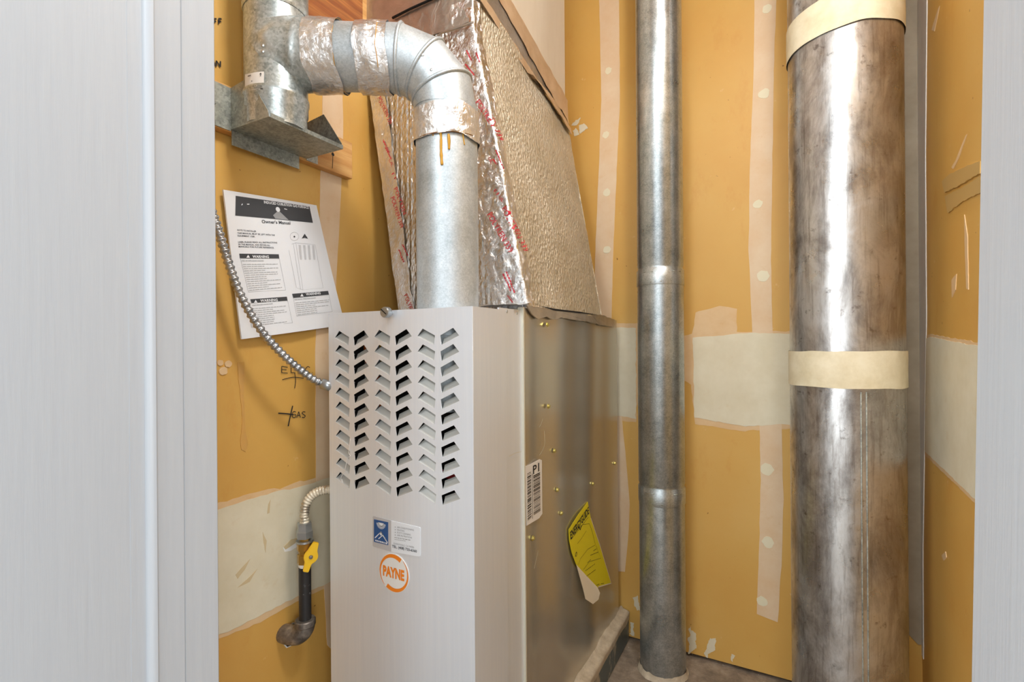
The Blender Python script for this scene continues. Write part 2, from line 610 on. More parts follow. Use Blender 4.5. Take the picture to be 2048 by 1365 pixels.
def mk_concrete():
    m = Mat('dirty_concrete')
    c = m.ramp(m.noise(14, 7, 0.7), [(0.3, srgb(96, 84, 72)), (0.5, srgb(142, 126, 108)), (0.72, srgb(178, 162, 142))])
    c = m.mix(m.ramp(m.noise(80, 3), [(0.70, 0.0), (0.75, 0.9)]), c, srgb(226, 218, 204))
    m.base(c); m.rough(0.8); m.bump(m.noise(50, 5), 0.5, 0.004)
    return m.m
M['concrete'] = mk_concrete()
def mk_mastic():
    m = Mat('mastic')
    c = m.ramp(m.noise(30, 6, 0.7), [(0.3, srgb(168, 152, 130)), (0.6, srgb(204, 190, 166)), (0.8, srgb(224, 212, 190))])
    m.base(c); m.rough(0.6); m.bump(m.noise(50, 4), 0.5, 0.003)
    return m.m
M['mastic'] = mk_mastic()
def mk_platform():
    m = Mat('platform_metal')
    c = m.mix(m.ramp(m.noise(16, 6, 0.7, m.mapped((1, 1, 0.4))), [(0.55, 0.0), (0.62, 0.85)]), srgb(98, 106, 104), srgb(190, 174, 148))
    m.base(c); m.rough(0.5); m.metal(0.2)
    return m.m
M['platform'] = mk_platform()
def mk_board():
    m = Mat('duct_board')
    c = m.ramp(m.noise(8, 5, 0.6, m.mapped((1, 1, 0.25))), [(0.3, srgb(206, 192, 170)), (0.7, srgb(218, 207, 188))])
    m.base(c); m.rough(0.55); m.bump(m.noise(90, 4), 0.15, 0.002)
    return m.m
M['duct_board'] = mk_board()
def mk_maskband():
    m = Mat('cream_tape')
    c = m.ramp(m.noise(14, 6, 0.65), [(0.35, srgb(206, 192, 158)), (0.6, srgb(224, 213, 184)), (0.75, srgb(228, 219, 194))])
    m.base(c); m.rough(0.55); m.bump(m.noise(70, 4), 0.15, 0.002)
    return m.m
M['cream_tape'] = mk_maskband()
def mk_floor():
    m = Mat('room_floor')
    m.base(m.ramp(m.noise(6, 4), [(0.3, srgb(150, 140, 128)), (0.7, srgb(170, 160, 148))])); m.rough(0.6)
    return m.m
M['room_floor'] = mk_floor()

# ------------------------------------------------------------------ the setting
XL, XR, YB = -0.95, 0.315, 1.65
YI, YO = 0.36, 0.235          # closet front wall: inner and outer face
JL, JR = -0.60, 0.093         # door jamb faces
ZC = 2.44
HEAD = 2.12
floor = struct(box('floor', XL - 0.1, XR + 0.1, YO, YB + 0.1, -0.1, 0, M['concrete']))
roomf = struct(box('floor_room', -2.6, 2.4, -3.2, YO - 0.001, -0.1, 0, M['room_floor']))
ceil = struct(box('ceiling', XL - 0.1, XR + 0.1, YO, YB + 0.1, ZC, ZC + 0.08, M['drywall']))
wl = struct(box('wall_left', XL - 0.1, XL, YI, YB + 0.1, 0, ZC, M['drywall']))
wb = struct(box('wall_back', XL, XR, YB, YB + 0.1, 0.012, ZC, M['drywall']))
wr = struct(box('wall_right', XR, XR + 0.1, YI, YB + 0.1, 0, ZC, M['drywall']))
wf1 = struct(box('wall_front_left', -2.6, JL - 0.02, YO + 0.012, YI, 0, ZC, M['wall_paint']))
wf2 = struct(box('wall_front_right', JR + 0.03, 2.4, YO + 0.012, YI, 0, ZC, M['wall_paint']))
wf3 = struct(box('wall_front_header', JL - 0.02, JR + 0.03, YO + 0.012, YI, HEAD, ZC, M['wall_paint']))

# left jamb: flat jamb board, moulded stop and rear strip
def pl(px):               # depth on the left jamb plane for a pixel column
    return on_x(px, 690, JL).y
ya, yb_, yc, yd = pl(258), pl(292), pl(306), pl(361)
tj = struct(extrude_z('trim_1', [(JL, 0.02), (JL, ya), (JL - 0.02, ya), (JL - 0.02, 0.02)], 0, HEAD, M['paint']))
rnd = [(JL + 0.0005, ya)]
for k in range(7):
    a = math.pi / 2 * k / 6
    rnd.append((JL + 0.0005 + 0.007 * math.sin(a), yb_ + 0.006 - 0.008 * math.cos(a)))
rnd += [(JL + 0.0068, yc - 0.001), (JL + 0.0045, yc), (JL + 0.0045, yd), (JL - 0.02, yd), (JL - 0.02, ya)]
tm = struct(extrude_z('trim_2', rnd, 0, HEAD, M['paint'], None, 0.0, True)); auto_sharp(tm, 35)
ts = struct(extrude_z('trim_3', [(JL - 0.02, yd + 0.0004), (JL + 0.002, yd + 0.0004), (JL + 0.0035, yd + 0.002), (JL + 0.0035, YI - 0.002), (JL + 0.001, YI), (JL - 0.02, YI)], 0, HEAD, M['paint']))
tr = struct(extrude_z('trim_4', [(JR, 0.10), (JR, YI - 0.002), (JR + 0.002, YI), (JR + 0.03, YI), (JR + 0.03, 0.10)], 0, HEAD, M['paint'], None, 0.019))
th = struct(box('trim_5', JL - 0.02, JR + 0.07, YO, YI, HEAD, HEAD + 0.02, M['paint']))

NL, NB, NR, NF = Vector((1, 0, 0)), Vector((0, -1, 0)), Vector((-1, 0, 0)), Vector((0, -1, 0))

def patch(name, wall, pts, mat, th, seed, amp=0.003, step=0.012, n=NB, on=None):
    P = [(on or bk)(px, py) for px, py in pts]
    P = rough_outline(P, step, amp, seed)
    # flatten back to the wall plane
    if n is NB: P = [Vector((p.x, YB, p.z)) for p in P]
    elif n is NL: P = [Vector((XL, p.y, p.z)) for p in P]
    else: P = [Vector((XR, p.y, p.z)) for p in P]
    return prism(name, P, n, th, mat, wall)
bk = lambda px, py: on_y(px, py, YB)
lf = lambda px, py: on_x(px, py, XL)
rg = lambda px, py: on_x(px, py, XR)

# back wall: two paper tape strips, a band of joint compound, filled nail heads
patch('drywall_tape', wb, [(1197, -60), (1238, -60), (1240, 200), (1232, 380), (1226, 520), (1222, 700), (1185, 700), (1190, 520), (1196, 380), (1203, 200)], M['tape'], 0.0010, 1, 0.0015, 0.03)
patch('drywall_tape', wb, [(1228, 820), (1243, 830), (1254, 940), (1260, 1010), (1256, 1080), (1250, 1144), (1215, 1142), (1215, 820)], M['tape'], 0.0010, 2, 0.0015, 0.03)
patch('drywall_tape', wb, [(1510, -60), (1556, -60), (1548, 120), (1545, 330), (1542, 520), (1546, 690), (1506, 690), (1497, 500), (1500, 330), (1507, 150)], M['tape'], 0.0010, 3, 0.0015, 0.03)
patch('drywall_tape', wb, [(1519, 835), (1563, 835), (1567, 1000), (1564, 1110), (1556, 1245), (1513, 1228), (1518, 1110), (1521, 960)], M['tape'], 0.0010, 4, 0.0015, 0.03)
patch('skim_coat', wb, [(1180, 645), (1276, 648), (1276, 800), (1272, 845), (1180, 838)], M['skim'], 0.0006, 5, 0.004)
patch('joint_compound', wb, [(1180, 655), (1272, 656), (1272, 838), (1240, 832), (1180, 836)], M['mud'], 0.0014, 6, 0.003)
patch('skim_coat', wb, [(1366, 672), (1384, 668), (1390, 625), (1440, 612), (1474, 618), (1474, 664), (1600, 662), (1600, 858), (1480, 862), (1390, 848), (1382, 770), (1366, 760)], M['skim'], 0.0006, 7, 0.004)
patch('joint_compound', wb, [(1386, 676), (1500, 666), (1600, 668), (1600, 848), (1490, 853), (1388, 836)], M['mud'], 0.0014, 8, 0.003)
patch('joint_compound', wb, [(1396, 640), (1440, 616), (1470, 624), (1466, 660), (1400, 672)], M['skim'], 0.0010, 9, 0.003)
def spot(px, py, r, wall=wb, on=bk, n=NB, mat='spot', seed=0):
    c = on(px, py)
    e1, e2 = (Vector((1, 0, 0)), UP) if n is NB else (Vector((0, 1, 0)), UP)
    rng = random.Random(int(px * 7 + py))
    P = [c + (e1 * math.cos(a) + e2 * math.sin(a)) * r * rng.uniform(0.85, 1.1) for a in [2 * math.pi * k / 14 for k in range(14)]]
    return prism('nail_fill', P, n, 0.0018, M[mat], wall)
for px, py, r in [(1217, 142, .012), (1212, 270, .012), (1214, 385, .013), (1214, 500, .013), (1534, 18, .013), (1528, 188, .015), (1516, 409, .013), (1526, 553, .017), (1534, 939, .018), (1536, 1085, .016), (1524, 1203, .015)]:
    spot(px, py, r)
# scuffs and compound smears on the back wall
for k, (pts) in enumerate([
    [(1144, 252), (1152, 238), (1160, 236), (1156, 248)],
    [(1146, 262), (1154, 256), (1158, 270), (1150, 272)],
    [(1160, 250), (1168, 246), (1173, 256), (1162, 266)],
    [(1266, 1196), (1276, 1194), (1282, 1220), (1272, 1222)],
    [(1380, 1255), (1390, 1268), (1394, 1296), (1380, 1310), (1376, 1280)],
    [(1420, 1278), (1434, 1276), (1430, 1300), (1412, 1318), (1408, 1304)],
    [(1262, 1246), (1268, 1248), (1266, 1272), (1260, 1268)],
    [(1462, 1310), (1470, 1312), (1466, 1324), (1461, 1320)]]):
    patch('compound_smear', wb, pts, M['mud'], 0.0010, 20 + k, 0.0075, 0.0035)

# left wall
patch('drywall_tape', wl, [(646, 150), (684, 150), (686, 260), (680, 420), (672, 560), (668, 700), (664, 900), (664, 980), (632, 980), (630, 700), (636, 560), (640, 380)], M['tape'], 0.0010, 11, 0.0015, 0.03, NL, lf)
patch('drywall_tape', wl, [(646, 1140), (690, 1130), (690, 1320), (662, 1300), (654, 1290)], M['tape'], 0.0010, 12, 0.0015, 0.02, NL, lf)
patch('skim_coat', wl, [(400, 1018), (500, 988), (560, 976), (600, 965), (700, 935), (700, 1155), (600, 1200), (520, 1245), (470, 1268), (400, 1290)], M['skim'], 0.0006, 13, 0.004, 0.012, NL, lf)
patch('joint_compound', wl, [(400, 1030), (480, 1006), (545, 986), (600, 974), (700, 942), (700, 1146), (600, 1190), (520, 1232), (455, 1264), (400, 1282)], M['mud'], 0.0014, 14, 0.003, 0.012, NL, lf)
patch('gouge', wl, [(565, 1096), (580, 1082), (600, 1080), (606, 1086), (598, 1092), (580, 1102), (568, 1104)], M['gypsum'], 0.0020, 15, 0.0012, 0.006, NL, lf)
patch('gouge', wl, [(566, 1094), (580, 1080), (596, 1076), (588, 1088), (570, 1099)], M['scrape'], 0.0026, 16, 0.001, 0.006, NL, lf)
for k, pts in enumerate([[(470, 1150), (486, 1132), (500, 1118), (488, 1140), (474, 1158)], [(474, 1176), (496, 1156), (514, 1138), (498, 1164)], [(524, 1064), (532, 1082), (530, 1106), (526, 1086)], [(535, 1010), (540, 1000), (538, 1026), (533, 1028)]]):
    patch('scrape_mark', wl, pts, M['scrape'], 0.0018, 40 + k, 0.0012, 0.006, NL, lf)
# dried drip of varnish-like glue down the paper
m_ = plain('glue_drip', srgb(206, 156, 80), 0.2, 0, 0.5)
patch('glue_drip', wl, [(474, 726), (488, 724), (487, 790), (489, 850), (495, 890), (490, 904), (482, 900), (481, 880), (484, 840), (479, 780)], m_, 0.0012, 17, 0.0015, 0.01, NL, lf)
for k, (px, py, r) in enumerate([(446, 742, .008), (456, 728, .007), (440, 726, .006)]):
    spot(px, py, r, wl, lf, NL, 'skim')

# handwriting on the left wall
def strokes(name, wall, lines, width, on, n, mat='ink', lift=0.0024):
    parts = []
    for ln in lines:
        P = [on(px, py) for px, py in ln]
        if len(P) > 2: P = catmull(P, 5)
        parts.append(ribbon_geo(P, width, n, lift))
    v, f = merge(parts)
    return obj(name, v, f, M[mat], wall)
def glyph(ch, x, y, w_, h, sl=0.0):
    S = {'E': [[(0, 0), (0, 1)], [(0, 0), (1, .05)], [(0, .5), (.8, .48)], [(0, 1), (1, .95)]],
         'L': [[(0, 0), (0, 1)], [(0, 1), (.9, .95)]],
         'C': [[(.95, .12), (.5, 0), (.05, .45), (.3, .98), (.95, .9)]],
         '.': [[(.2, .95), (.4, 1.0)]],
         'G': [[(.9, .08), (.4, 0), (.05, .5), (.35, 1), (.9, .9), (.9, .55), (.5, .55)]],
         'A': [[(0, 1), (.5, 0)], [(.5, 0), (.95, 1)], [(.2, .65), (.8, .62)]],
         'S': [[(.9, .08), (.4, .02), (.1, .25), (.5, .5), (.9, .75), (.5, 1), (.05, .92)]],
         'O': [[(.5, 0), (.05, .3), (.1, .8), (.5, 1), (.92, .75), (.9, .25), (.5, 0)]],
         'F': [[(0, 0), (0, 1)], [(0, 0), (.9, 0)], [(0, .5), (.75, .48)]],
         'N': [[(0, 1), (.05, 0)], [(.05, 0), (.9, 1)], [(.9, 1), (.95, 0)]]}[ch]
    return [[(x + a * w_, y + b * h + sl * a * w_) for a, b in ln] for ln in S]
L = []
for ch, x, w_ in (('O', 414, 9), ('F', 426, 6.5), ('F', 436, 6.5)): L += glyph(ch, x, 38, w_, 11, 0.12)
strokes('handwriting', wl, L, 0.0026, lf, NL)
L = []
for ch, x, w_ in (('O', 418, 10), ('N', 431, 9)): L += glyph(ch, x, 122, w_, 12, 0.1)
strokes('handwriting', wl, L, 0.0026, lf, NL)
L = []
for ch, x, w_ in (('E', 562, 12), ('L', 581, 9), ('E', 595, 11), ('C', 609, 10), ('.', 622, 4)): L += glyph(ch, x, 733, w_, 13, 0.12)
L += [[(563, 760), (585, 755), (606, 757)], [(588, 746), (590, 762), (588, 777)]]
strokes('handwriting', wl, L, 0.0016, lf, NL)
L = []
for ch, x, w_ in (('G', 582, 9), ('A', 592, 8), ('S', 602, 8)): L += glyph(ch, x, 824, w_, 12, -0.06)
strokes('handwriting', wl, L, 0.0018, lf, NL)
strokes('handwriting', wl, [[(555, 827), (572, 828), (586, 830)], [(584, 812), (579, 834), (575, 853)]], 0.0028, lf, NL)
# hole around the gas elbow
gc = on_x(590, 1272, XL)
P = [(566, 1285), (567, 1268), (574, 1256), (586, 1248), (600, 1250), (606, 1264), (600, 1282), (584, 1290), (574, 1294)]
patch('torn_edge', wl, [(px + (px - 586) * .12, py + (py - 1270) * .12) for px, py in P], M['gypsum'], 0.0008, 18, 0.001, 0.005, NL, lf)
patch('pipe_hole', wl, P, M['black_gap'], 0.0014, 19, 0.001, 0.005, NL, lf)

# right wall: compound band, corner tape, smears
patch('skim_coat', wr, [(1840, 676), (1862, 668), (1900, 676), (1990, 690), (1990, 1034), (1950, 1006), (1900, 958), (1840, 900)], M['skim'], 0.0006, 50, 0.003, 0.012, NR, rg)
patch('joint_compound', wr, [(1840, 682), (1862, 674), (1900, 682), (1990, 698), (1990, 1024), (1948, 996), (1900, 950), (1840, 893)], M['mud'], 0.0014, 51, 0.002, 0.012, NR, rg)
patch('corner_tape', wr, [(1838, -80), (1856, -80), (1852, 300), (1854, 640), (1850, 900), (1847, 1100), (1848, 1320), (1840, 1300), (1832, 1100), (1832, 640)], M['white_tape'], 0.0018, 52, 0.001, 0.03, NR, rg)
patch('corner_tape', wb, [(1790, -80), (1842, -80), (1842, 900), (1845, 1290), (1836, 1290), (1800, 1250), (1800, 900)], M['shaded_tape'], 0.0016, 53, 0.001, 0.03)
for k, pts in enumerate([[(1888, 362), (1900, 350), (1930, 335), (1966, 322), (1966, 345), (1920, 372), (1893, 385)], [(1893, 392), (1930, 374), (1966, 352), (1966, 384), (1930, 402), (1898, 426)]]):
    patch('glue_ridge', wr, pts, plain('glue_ridge_%d' % k, srgb(196, 160, 96), 0.4), 0.004 - 0.001 * k, 54 + k, 0.002, 0.006, NR, rg)
for k, pts in enumerate([[(1904, 335), (1912, 322), (1932, 272), (1935, 268), (1918, 318), (1908, 338)], [(1930, 430), (1936, 470), (1938, 580), (1934, 578), (1931, 500)], [(1904, 560), (1914, 548), (1912, 580), (1905, 596)], [(1864, 60), (1876, 20), (1880, 12), (1870, 62)], [(1884, 1112), (1892, 1104), (1894, 1116), (1888, 1122)]]):
    patch('compound_smear', wr, pts, M['skim'], 0.0012, 60 + k, 0.001, 0.006, NR, rg)

# ------------------------------------------------------------------ furnace
YF = 0.742; XFL, XFR = -0.84, -0.480
ZT = H + 0.0687; ZP = 0.096
fn = thing('gas_furnace', 'tall silver gas furnace with chevron louvered front door and brown-tinted metal side', 'furnace', ((XFL + XFR) / 2, 1.15, ZP))
YD1, YD2, YBK = 0.863, 0.936, 1.612

def fr(px, py): return on_y(px, py, YF)
# front door panel with 66 chevron cut-outs
cx_pairs = [-0.7745, -0.6645, -0.5565]
LH = [(-.0346, .0320), (-.0060, .0187), (-.0085, .0010), (-.0474, .0180)]
PITCH = 0.0293
holes = []
fins = []
for ci, xc in enumerate(cx_pairs):
    for r in range(11):
        z0 = H - PITCH * r - 0.0005
        holes.append([(xc + a, z0 + b) for a, b in LH]); fins.append((0, xc, z0))
        holes.append([(xc - a, z0 + b) for a, b in LH][::-1]); fins.append((1, xc, z0))
cv = bpy.data.curves.new('panel', 'CURVE')
cv.dimensions = '2D'; cv.fill_mode = 'BOTH'; cv.extrude = 0.0005
def add_poly(pts):
    s = cv.splines.new('POLY'); s.points.add(len(pts) - 1)
    for p, (a, b) in zip(s.points, pts): p.co = (a, b, 0, 1)
    s.use_cyclic_u = True
add_poly([(XFL, ZP), (XFR, ZP), (XFR, ZT), (XFL, ZT)])
for h in holes: add_poly(h)
tmp = bpy.data.objects.new('panel', cv)
me = bpy.data.meshes.new_from_object(tmp)
bpy.data.objects.remove(tmp); bpy.data.curves.remove(cv)
for vtx in me.vertices:
    x, z, d = vtx.co.x, vtx.co.y, vtx.co.z
    vtx.co = (x, YF + 0.0005 - d, z)
me.materials.clear()
bm = bmesh.new(); bm.from_mesh(me)
bmesh.ops.remove_doubles(bm, verts=bm.verts, dist=1e-6)
bmesh.ops.recalc_face_normals(bm, faces=bm.faces); bm.to_mesh(me); bm.free()
door = link('door', me, M['door_metal'], fn)
door['label'] = 'silver front door panel with louvers'
# louver fins pressed inwards, hinged on the lower slanted edge
def fin_mesh(mirror):
    s = -1 if mirror else 1
    BL, BR, TR, TL = Vector((LH[3][0], 0, LH[3][1])), Vector((LH[2][0], 0, LH[2][1])), Vector((LH[1][0], 0, LH[1][1])), Vector((LH[0][0], 0, LH[0][1]))
    e = (BR - BL).normalized(); up = Vector((-e.z, 0, e.x))
    rows = []
    for k in range(5):
        t = k / 4
        dep = 0.0125 * (t ** 0.75); ht = 0.0128 * t
        i0 = 0.003 * t * t; i1 = 0.001 * t
        rows.append([BL + e * i0 + up * ht + Vector((0, dep, 0)), BL.lerp(BR, .5) + up * ht + Vector((0, dep, 0)), BR - e * i1 + up * ht * (1.0) + Vector((0, dep, 0))])
    v, f = [], []
    for r in rows: v += r
    for k in range(4):
        for j in range(2):
            f.append((k * 3 + j, k * 3 + j + 1, (k + 1) * 3 + j + 1, (k + 1) * 3 + j))
    nb = len(v)
    # thickness
    v2 = [p + Vector((0, 0.0006, -0.0004)) for p in v]
    f2 = [tuple(i + nb for i in q)[::-1] for q in f]
    v = [Vector((s * p.x, p.y, p.z)) for p in v + v2]
    mm = bpy.data.meshes.new('louver')
    mm.from_pydata([tuple(p) for p in v], [], f + f2)
    for p in mm.polygons: p.use_smooth = True
    mm.materials.append(M['louver_metal'])
    return mm
fm = [fin_mesh(0), fin_mesh(1)]
for kind, xc, z0 in fins:
    o = bpy.data.objects.new('louver', fm[kind]); col.objects.link(o)
    o.parent = door; o.location = (xc, YF + 0.0008, z0)
# folded sides of the door and the cabinet behind it
box('door_flange', XFR - 0.0015, XFR, YF + 0.001, YD1, ZP, ZT, M['door_metal'], fn)
box('door_flange', XFL, XFL + 0.0015, YF + 0.001, YD1, ZP, ZT, M['door_metal'], fn)
box('door_top_flange', XFL + 0.0015, XFR - 0.0015, YF + 0.001, YF + 0.02, ZT - 0.0015, ZT, M['door_metal'], fn)
box('vestibule_side', XFR - 0.008, XFR - 0.004, YD1 - 0.02, YD2, ZP, ZT + 0.004, M['door_metal'], fn)
box('vestibule_side', XFL + 0.004, XFL + 0.008, YD1 - 0.02, YD2, ZP, ZT + 0.004, M['door_metal'], fn)
box('vestibule_top', XFL + 0.008, XFR - 0.008, YF + 0.022, YD2, ZT - 0.006, ZT - 0.003, M['door_metal'], fn)
box('burner_compartment', XFL + 0.008, XFR - 0.009, YD2 - 0.05, YD2 - 0.045, ZP, ZT - 0.01, M['dark_inside'], fn)
ZS = H + 0.078
side = box('cabinet', XFL, XFR - .006, YD2 + 0.005, YBK, ZP, ZS, M['side_metal'], fn, 0.0012)
box('cabinet_edge', XFR - 0.012, XFR + 0.0012, YD2, YD2 + 0.0048, ZP, ZS + 0.001, M['edge_light'], fn)
box('compartment_shade', XFL + .0022, XFL + .0038, YF + .003, YD1 - .022, ZP + .01, ZT - .012, M['dark_inside'], fn)  # dark sheets added inside the door so the louver gaps look unlit
box('compartment_shade', XFR - .0038, XFR - .0022, YF + .003, YD1 - .022, ZP + .01, ZT - .012, M['dark_inside'], fn)
# thin side sheet, slightly dished between its folds
vv, ff = [], []
gy, gz = 48, 24
for j in range(gz + 1):
    for i in range(gy + 1):
        y = YD2 + .005 + (YBK - YD2 - .005) * i / gy; z = ZP + (ZS - ZP) * j / gz
        ed = min(1, i / 4, (gy - i) / 4)
        d = .0042 * ed * (.5 - .5 * math.cos(2 * math.pi * (y - YD2) / .215 + .7 * math.sin(z * 3))) + .0008 * ed * (1 + noise.noise(Vector((y * 6, z * 3, 2))))
        vv.append((XFR - d, y, z))
for j in range(gz):
    for i in range(gy):
        a_ = j * (gy + 1) + i
        ff.append((a_, a_ + 1, a_ + gy + 2, a_ + gy + 1))
obj('side_panel', vv, ff, M['side_metal'], fn, True)
# things seen through the louvers
tube('wire', catmull([(-0.79, .80, 1.0), (-.775, .79, .95), (-.755, .81, .90), (-.75, .80, .84)], 6), 0.006, M['wire_orange'], fn, 8)
tube('wire', catmull([(-0.76, .81, 1.01), (-.745, .80, .94), (-.735, .79, .88)], 6), 0.003, M['wire_yellow'], fn, 8)
tube('wire', catmull([(-0.60, .80, .74), (-.56, .79, .735), (-.53, .80, .745), (-.50, .81, .73)], 6), 0.006, M['wire_red'], fn, 8)
lathe('flue_collar', (-.588, .819, .86), (0, 0, 1), [(0, .05), (.14, .05), (.18, .058)], M['galv'], fn, 24)
# thumb screw on the door's top edge
kc = fr(783, 626)
lathe('thumb_screw', kc, NF, [(0, .004), (.008, .004), (.008, .0095), (.010, .0105), (.019, .0105), (.021, .0095), (.0212, 0.001)], M['zinc'], door, 20)
v, f = ribbon_geo([kc + Vector((-.007, -.0216, .006)), kc + Vector((.006, -.0216, -.004))], .0022, NF, .0004)
obj('screw_slot', v, f, M['black'], door)
# gold hex screws on the side
sd = lambda px, py: on_x(px, py, XFR)
for px, py in [(1094, 650), (1096, 813), (1108, 902), (1114, 980), (1185, 968), (1122, 1027), (1065, 1077), (1229, 927)]:
    c = sd(px, py)
    lathe('side_screw', c, NL, [(0, .0062), (.0012, .0062), (.0012, .0042), (.0045, .0042), (.0047, .0005)], M['gold_screw'], fn, 6)
for px, py in [(1014, 623), (1034, 627)]:
    c = on_x(px, py, XFR - .004)
    lathe('side_rivet', c, NL, [(0, .003), (.001, .0026), (.0014, .0005)], M['steel_screw'], fn, 10)
# scratches on the side panel
L = [[(1085, 838), (1082, 848), (1078, 855)], [(1088, 862), (1089, 888), (1083, 904), (1078, 911)], [(1018, 913), (1030, 907), (1042, 904)], [(1076, 1102), (1072, 1120), (1068, 1138)]]
for ln in L:
    v, f = ribbon_geo(catmull([sd(*p) for p in ln], 5), .0012, NL, .0005)
    obj('scratch', v, f, M['edge_light'], fn)

# barcode sticker folded round the side edge
Pb = [sd(*p) for p in [(1050, 934), (1079, 919), (1083, 921), (1084, 1028), (1078, 1037), (1053, 1052)]]
bs = prism('barcode_sticker', Pb, NL, .0009, M['label_white'], fn); bs['label'] = 'white barcode sticker reading P1'
parts = []
rng = random.Random(4)
def quad_on(p0, p1, p2, p3, on, n, lift):
    return [on(*p) + n * lift for p in (p0, p1, p2, p3)], [(0, 1, 2, 3)]
def lerp2(a, b, t): return (a[0] + (b[0] - a[0]) * t, a[1] + (b[1] - a[1]) * t)
for (TLp, TRp, BLp, BRp, n_) in [((1053.5, 948), (1061, 944), (1054.5, 1044), (1062, 1037), 30), ((1065.5, 952), (1079, 945), (1066.5, 1032), (1080, 1023), 30)]:
    t = 0.0
    while t < 0.98:
        w_ = rng.choice([.008, .012, .02, .028]); g = rng.choice([.008, .012, .02, .026])
        a0, a1 = lerp2(TLp, BLp, t), lerp2(TLp, BLp, min(1, t + w_))
        b0, b1 = lerp2(TRp, BRp, t), lerp2(TRp, BRp, min(1, t + w_))
        parts.append(quad_on(a0, b0, b1, a1, sd, NL, .0012))
        t += w_ + g
parts.append(quad_on((1063, 948), (1063.8, 948), (1064.6, 1038), (1063.8, 1038), sd, NL, .0012))
v, f = merge(parts); bc = obj('barcode', v, f, M['ink'], bs)
bc['kind'] = 'stuff'
v, f = text_on(sd(1065, 949), sd(1077.5, 942), NL, .019, 'P1', .0013, .02); obj('lettering', v, f, M['ink'], bs)

# yellow energy label, lower corner peeling away
Py = [(1137, 1060), (1156, 1030), (1175, 1004), (1178, 1022), (1181, 1036), (1200, 1094), (1222, 1168), (1195, 1176), (1172, 1152), (1152, 1130), (1143, 1106), (1138, 1082)]
el = prism('energy_label', [sd(*p) for p in Py], NL, .0008, M['yellow_label'], fn); el['label'] = 'yellow energy guide label with a peeling corner'
fl = [(1152, 1130), (1172, 1152), (1195, 1176)]
A_, B_, C_ = [sd(*p) + NL * .001 for p in fl]
D_, E_, F_, G_ = on_x(1200, 1187, XFR + .012), on_x(1197, 1200, XFR + .016), on_x(1186, 1209, XFR + .017), on_x(1171, 1199, XFR + .016)
Hh = on_x(1166, 1178, XFR + .012)
m1, m2 = on_x(1184, 1178, XFR + .010), on_x(1172, 1168, XFR + .009)
verts = [A_, B_, C_, D_, E_, F_, G_, Hh, m1, m2]
faces = [(0, 1, 9, 7), (1, 2, 8, 9), (2, 3, 8), (3, 4, 8), (4, 5, 8), (5, 6, 9, 8), (6, 7, 9)]
off = Vector((.0005, 0, 0))
verts2 = [p - off for p in verts]
fo = obj('peeled_corner', verts + verts2, faces + [tuple(i + 10 for i in q)[::-1] for q in faces], M['label_back'], el, True)
rim = [ribbon_geo([sd(1181, 1037), sd(1200, 1094), sd(1222, 1168)], .0022, NL, .0011), ribbon_geo([sd(1222, 1167), sd(1196, 1174.5)], .003, NL, .0011)]
v, f = merge(rim); obj('label_border', v, f, M['label_back'], el)
parts = [text_on(sd(1140.5, 1080), sd(1177.5, 1027), NL, .021, 'ENERGYGUIDE', .0012, .03)]
def ln_(pts, w_=.0011): parts.append(ribbon_geo([sd(*p) for p in pts], w_, NL, .0012))
ln_([(1141, 1064), (1173, 1018)]); ln_([(1142, 1079), (1176, 1035)])
ln_([(1152, 1062), (1164, 1050), (1178, 1048), (1184, 1064), (1190, 1090), (1189, 1091), (1175, 1099), (1160, 1118), (1156, 1130)], .0009)
ln_([(1166, 1140), (1178, 1124), (1201, 1117), (1191, 1092)], .0009)
ln_([(1154, 1088), (1162, 1078), (1172, 1062)], .0009)
parts.append(text_on(sd(1150, 1116), sd(1153.5, 1111), NL, .013, '0', .0012))
for a, b, s_ in [((1186, 1103), (1192, 1099), 'M.C'), ((1180, 1112), (1196, 1105), 'Model(s)'), ((1174, 1127), (1181, 1120), 'Uses'), ((1170, 1143), (1189, 1129), 'cost per year'), ((1172, 1154), (1191, 1140), 'of programs'), ((1192, 1172), (1198, 1169), 'form'), ((1201, 1169), (1207, 1168), '1995')]:
    parts.append(dashes_on(sd(*a), sd(*b), NL, .0016, .0012, len(s_)))
# house-and-arrow mark under the Y
parts.append(ribbon_geo([sd(1156, 1052), sd(1160, 1060), sd(1162.5, 1052)], .0035, NL, .0012))
v, f = merge(parts); obj('lettering', v, f, M['ink'], el)

# contractor sticker
silver = prism('contractor_sticker', [fr(*p) for p in [(746, 1034), (748, 1032.5), (784, 1042), (784, 1104), (748, 1094), (746, 1092)]], NF, .0007, M['sticker_silver'], fn)
silver['label'] = 'contractor sticker with blue mountain emblem and phone number'
prism('text_panel', [fr(*p) for p in [(783, 1042), (839, 1055), (841, 1057), (841, 1112), (839, 1114), (783, 1104)]], NF, .0009, M['sticker_white'], silver)
prism('emblem_field', [fr(*p) for p in [(748.5, 1039), (777, 1045), (777, 1091), (748.5, 1084)]], NF, .0010, M['sticker_blue'], silver)
sc_ = fr(763, 1046)
parts = []
for k in range(15):
    a = math.pi * (1.0 + (k - 0.0) / 14.0)
    d1 = Vector((math.cos(a), 0, math.sin(a)))
    if k in (0, 14): continue
    parts.append(ribbon_geo([sc_ + d1 * .006, sc_ + d1 * .0125], .0012, NF, .0014))
cv_ = [sc_ + Vector((math.cos(a) * .0075, -.0014, math.sin(a) * .0075)) for a in [math.pi * (1 + k / 10) for k in range(11)]]
parts.append((cv_, [tuple(range(11))]))
parts.append(ribbon_geo([fr(751, 1076), fr(763, 1064), fr(776, 1086)], .0022, NF, .0014))
parts.append(ribbon_geo([fr(758, 1078), fr(766, 1071), fr(773, 1082)], .0018, NF, .0014))
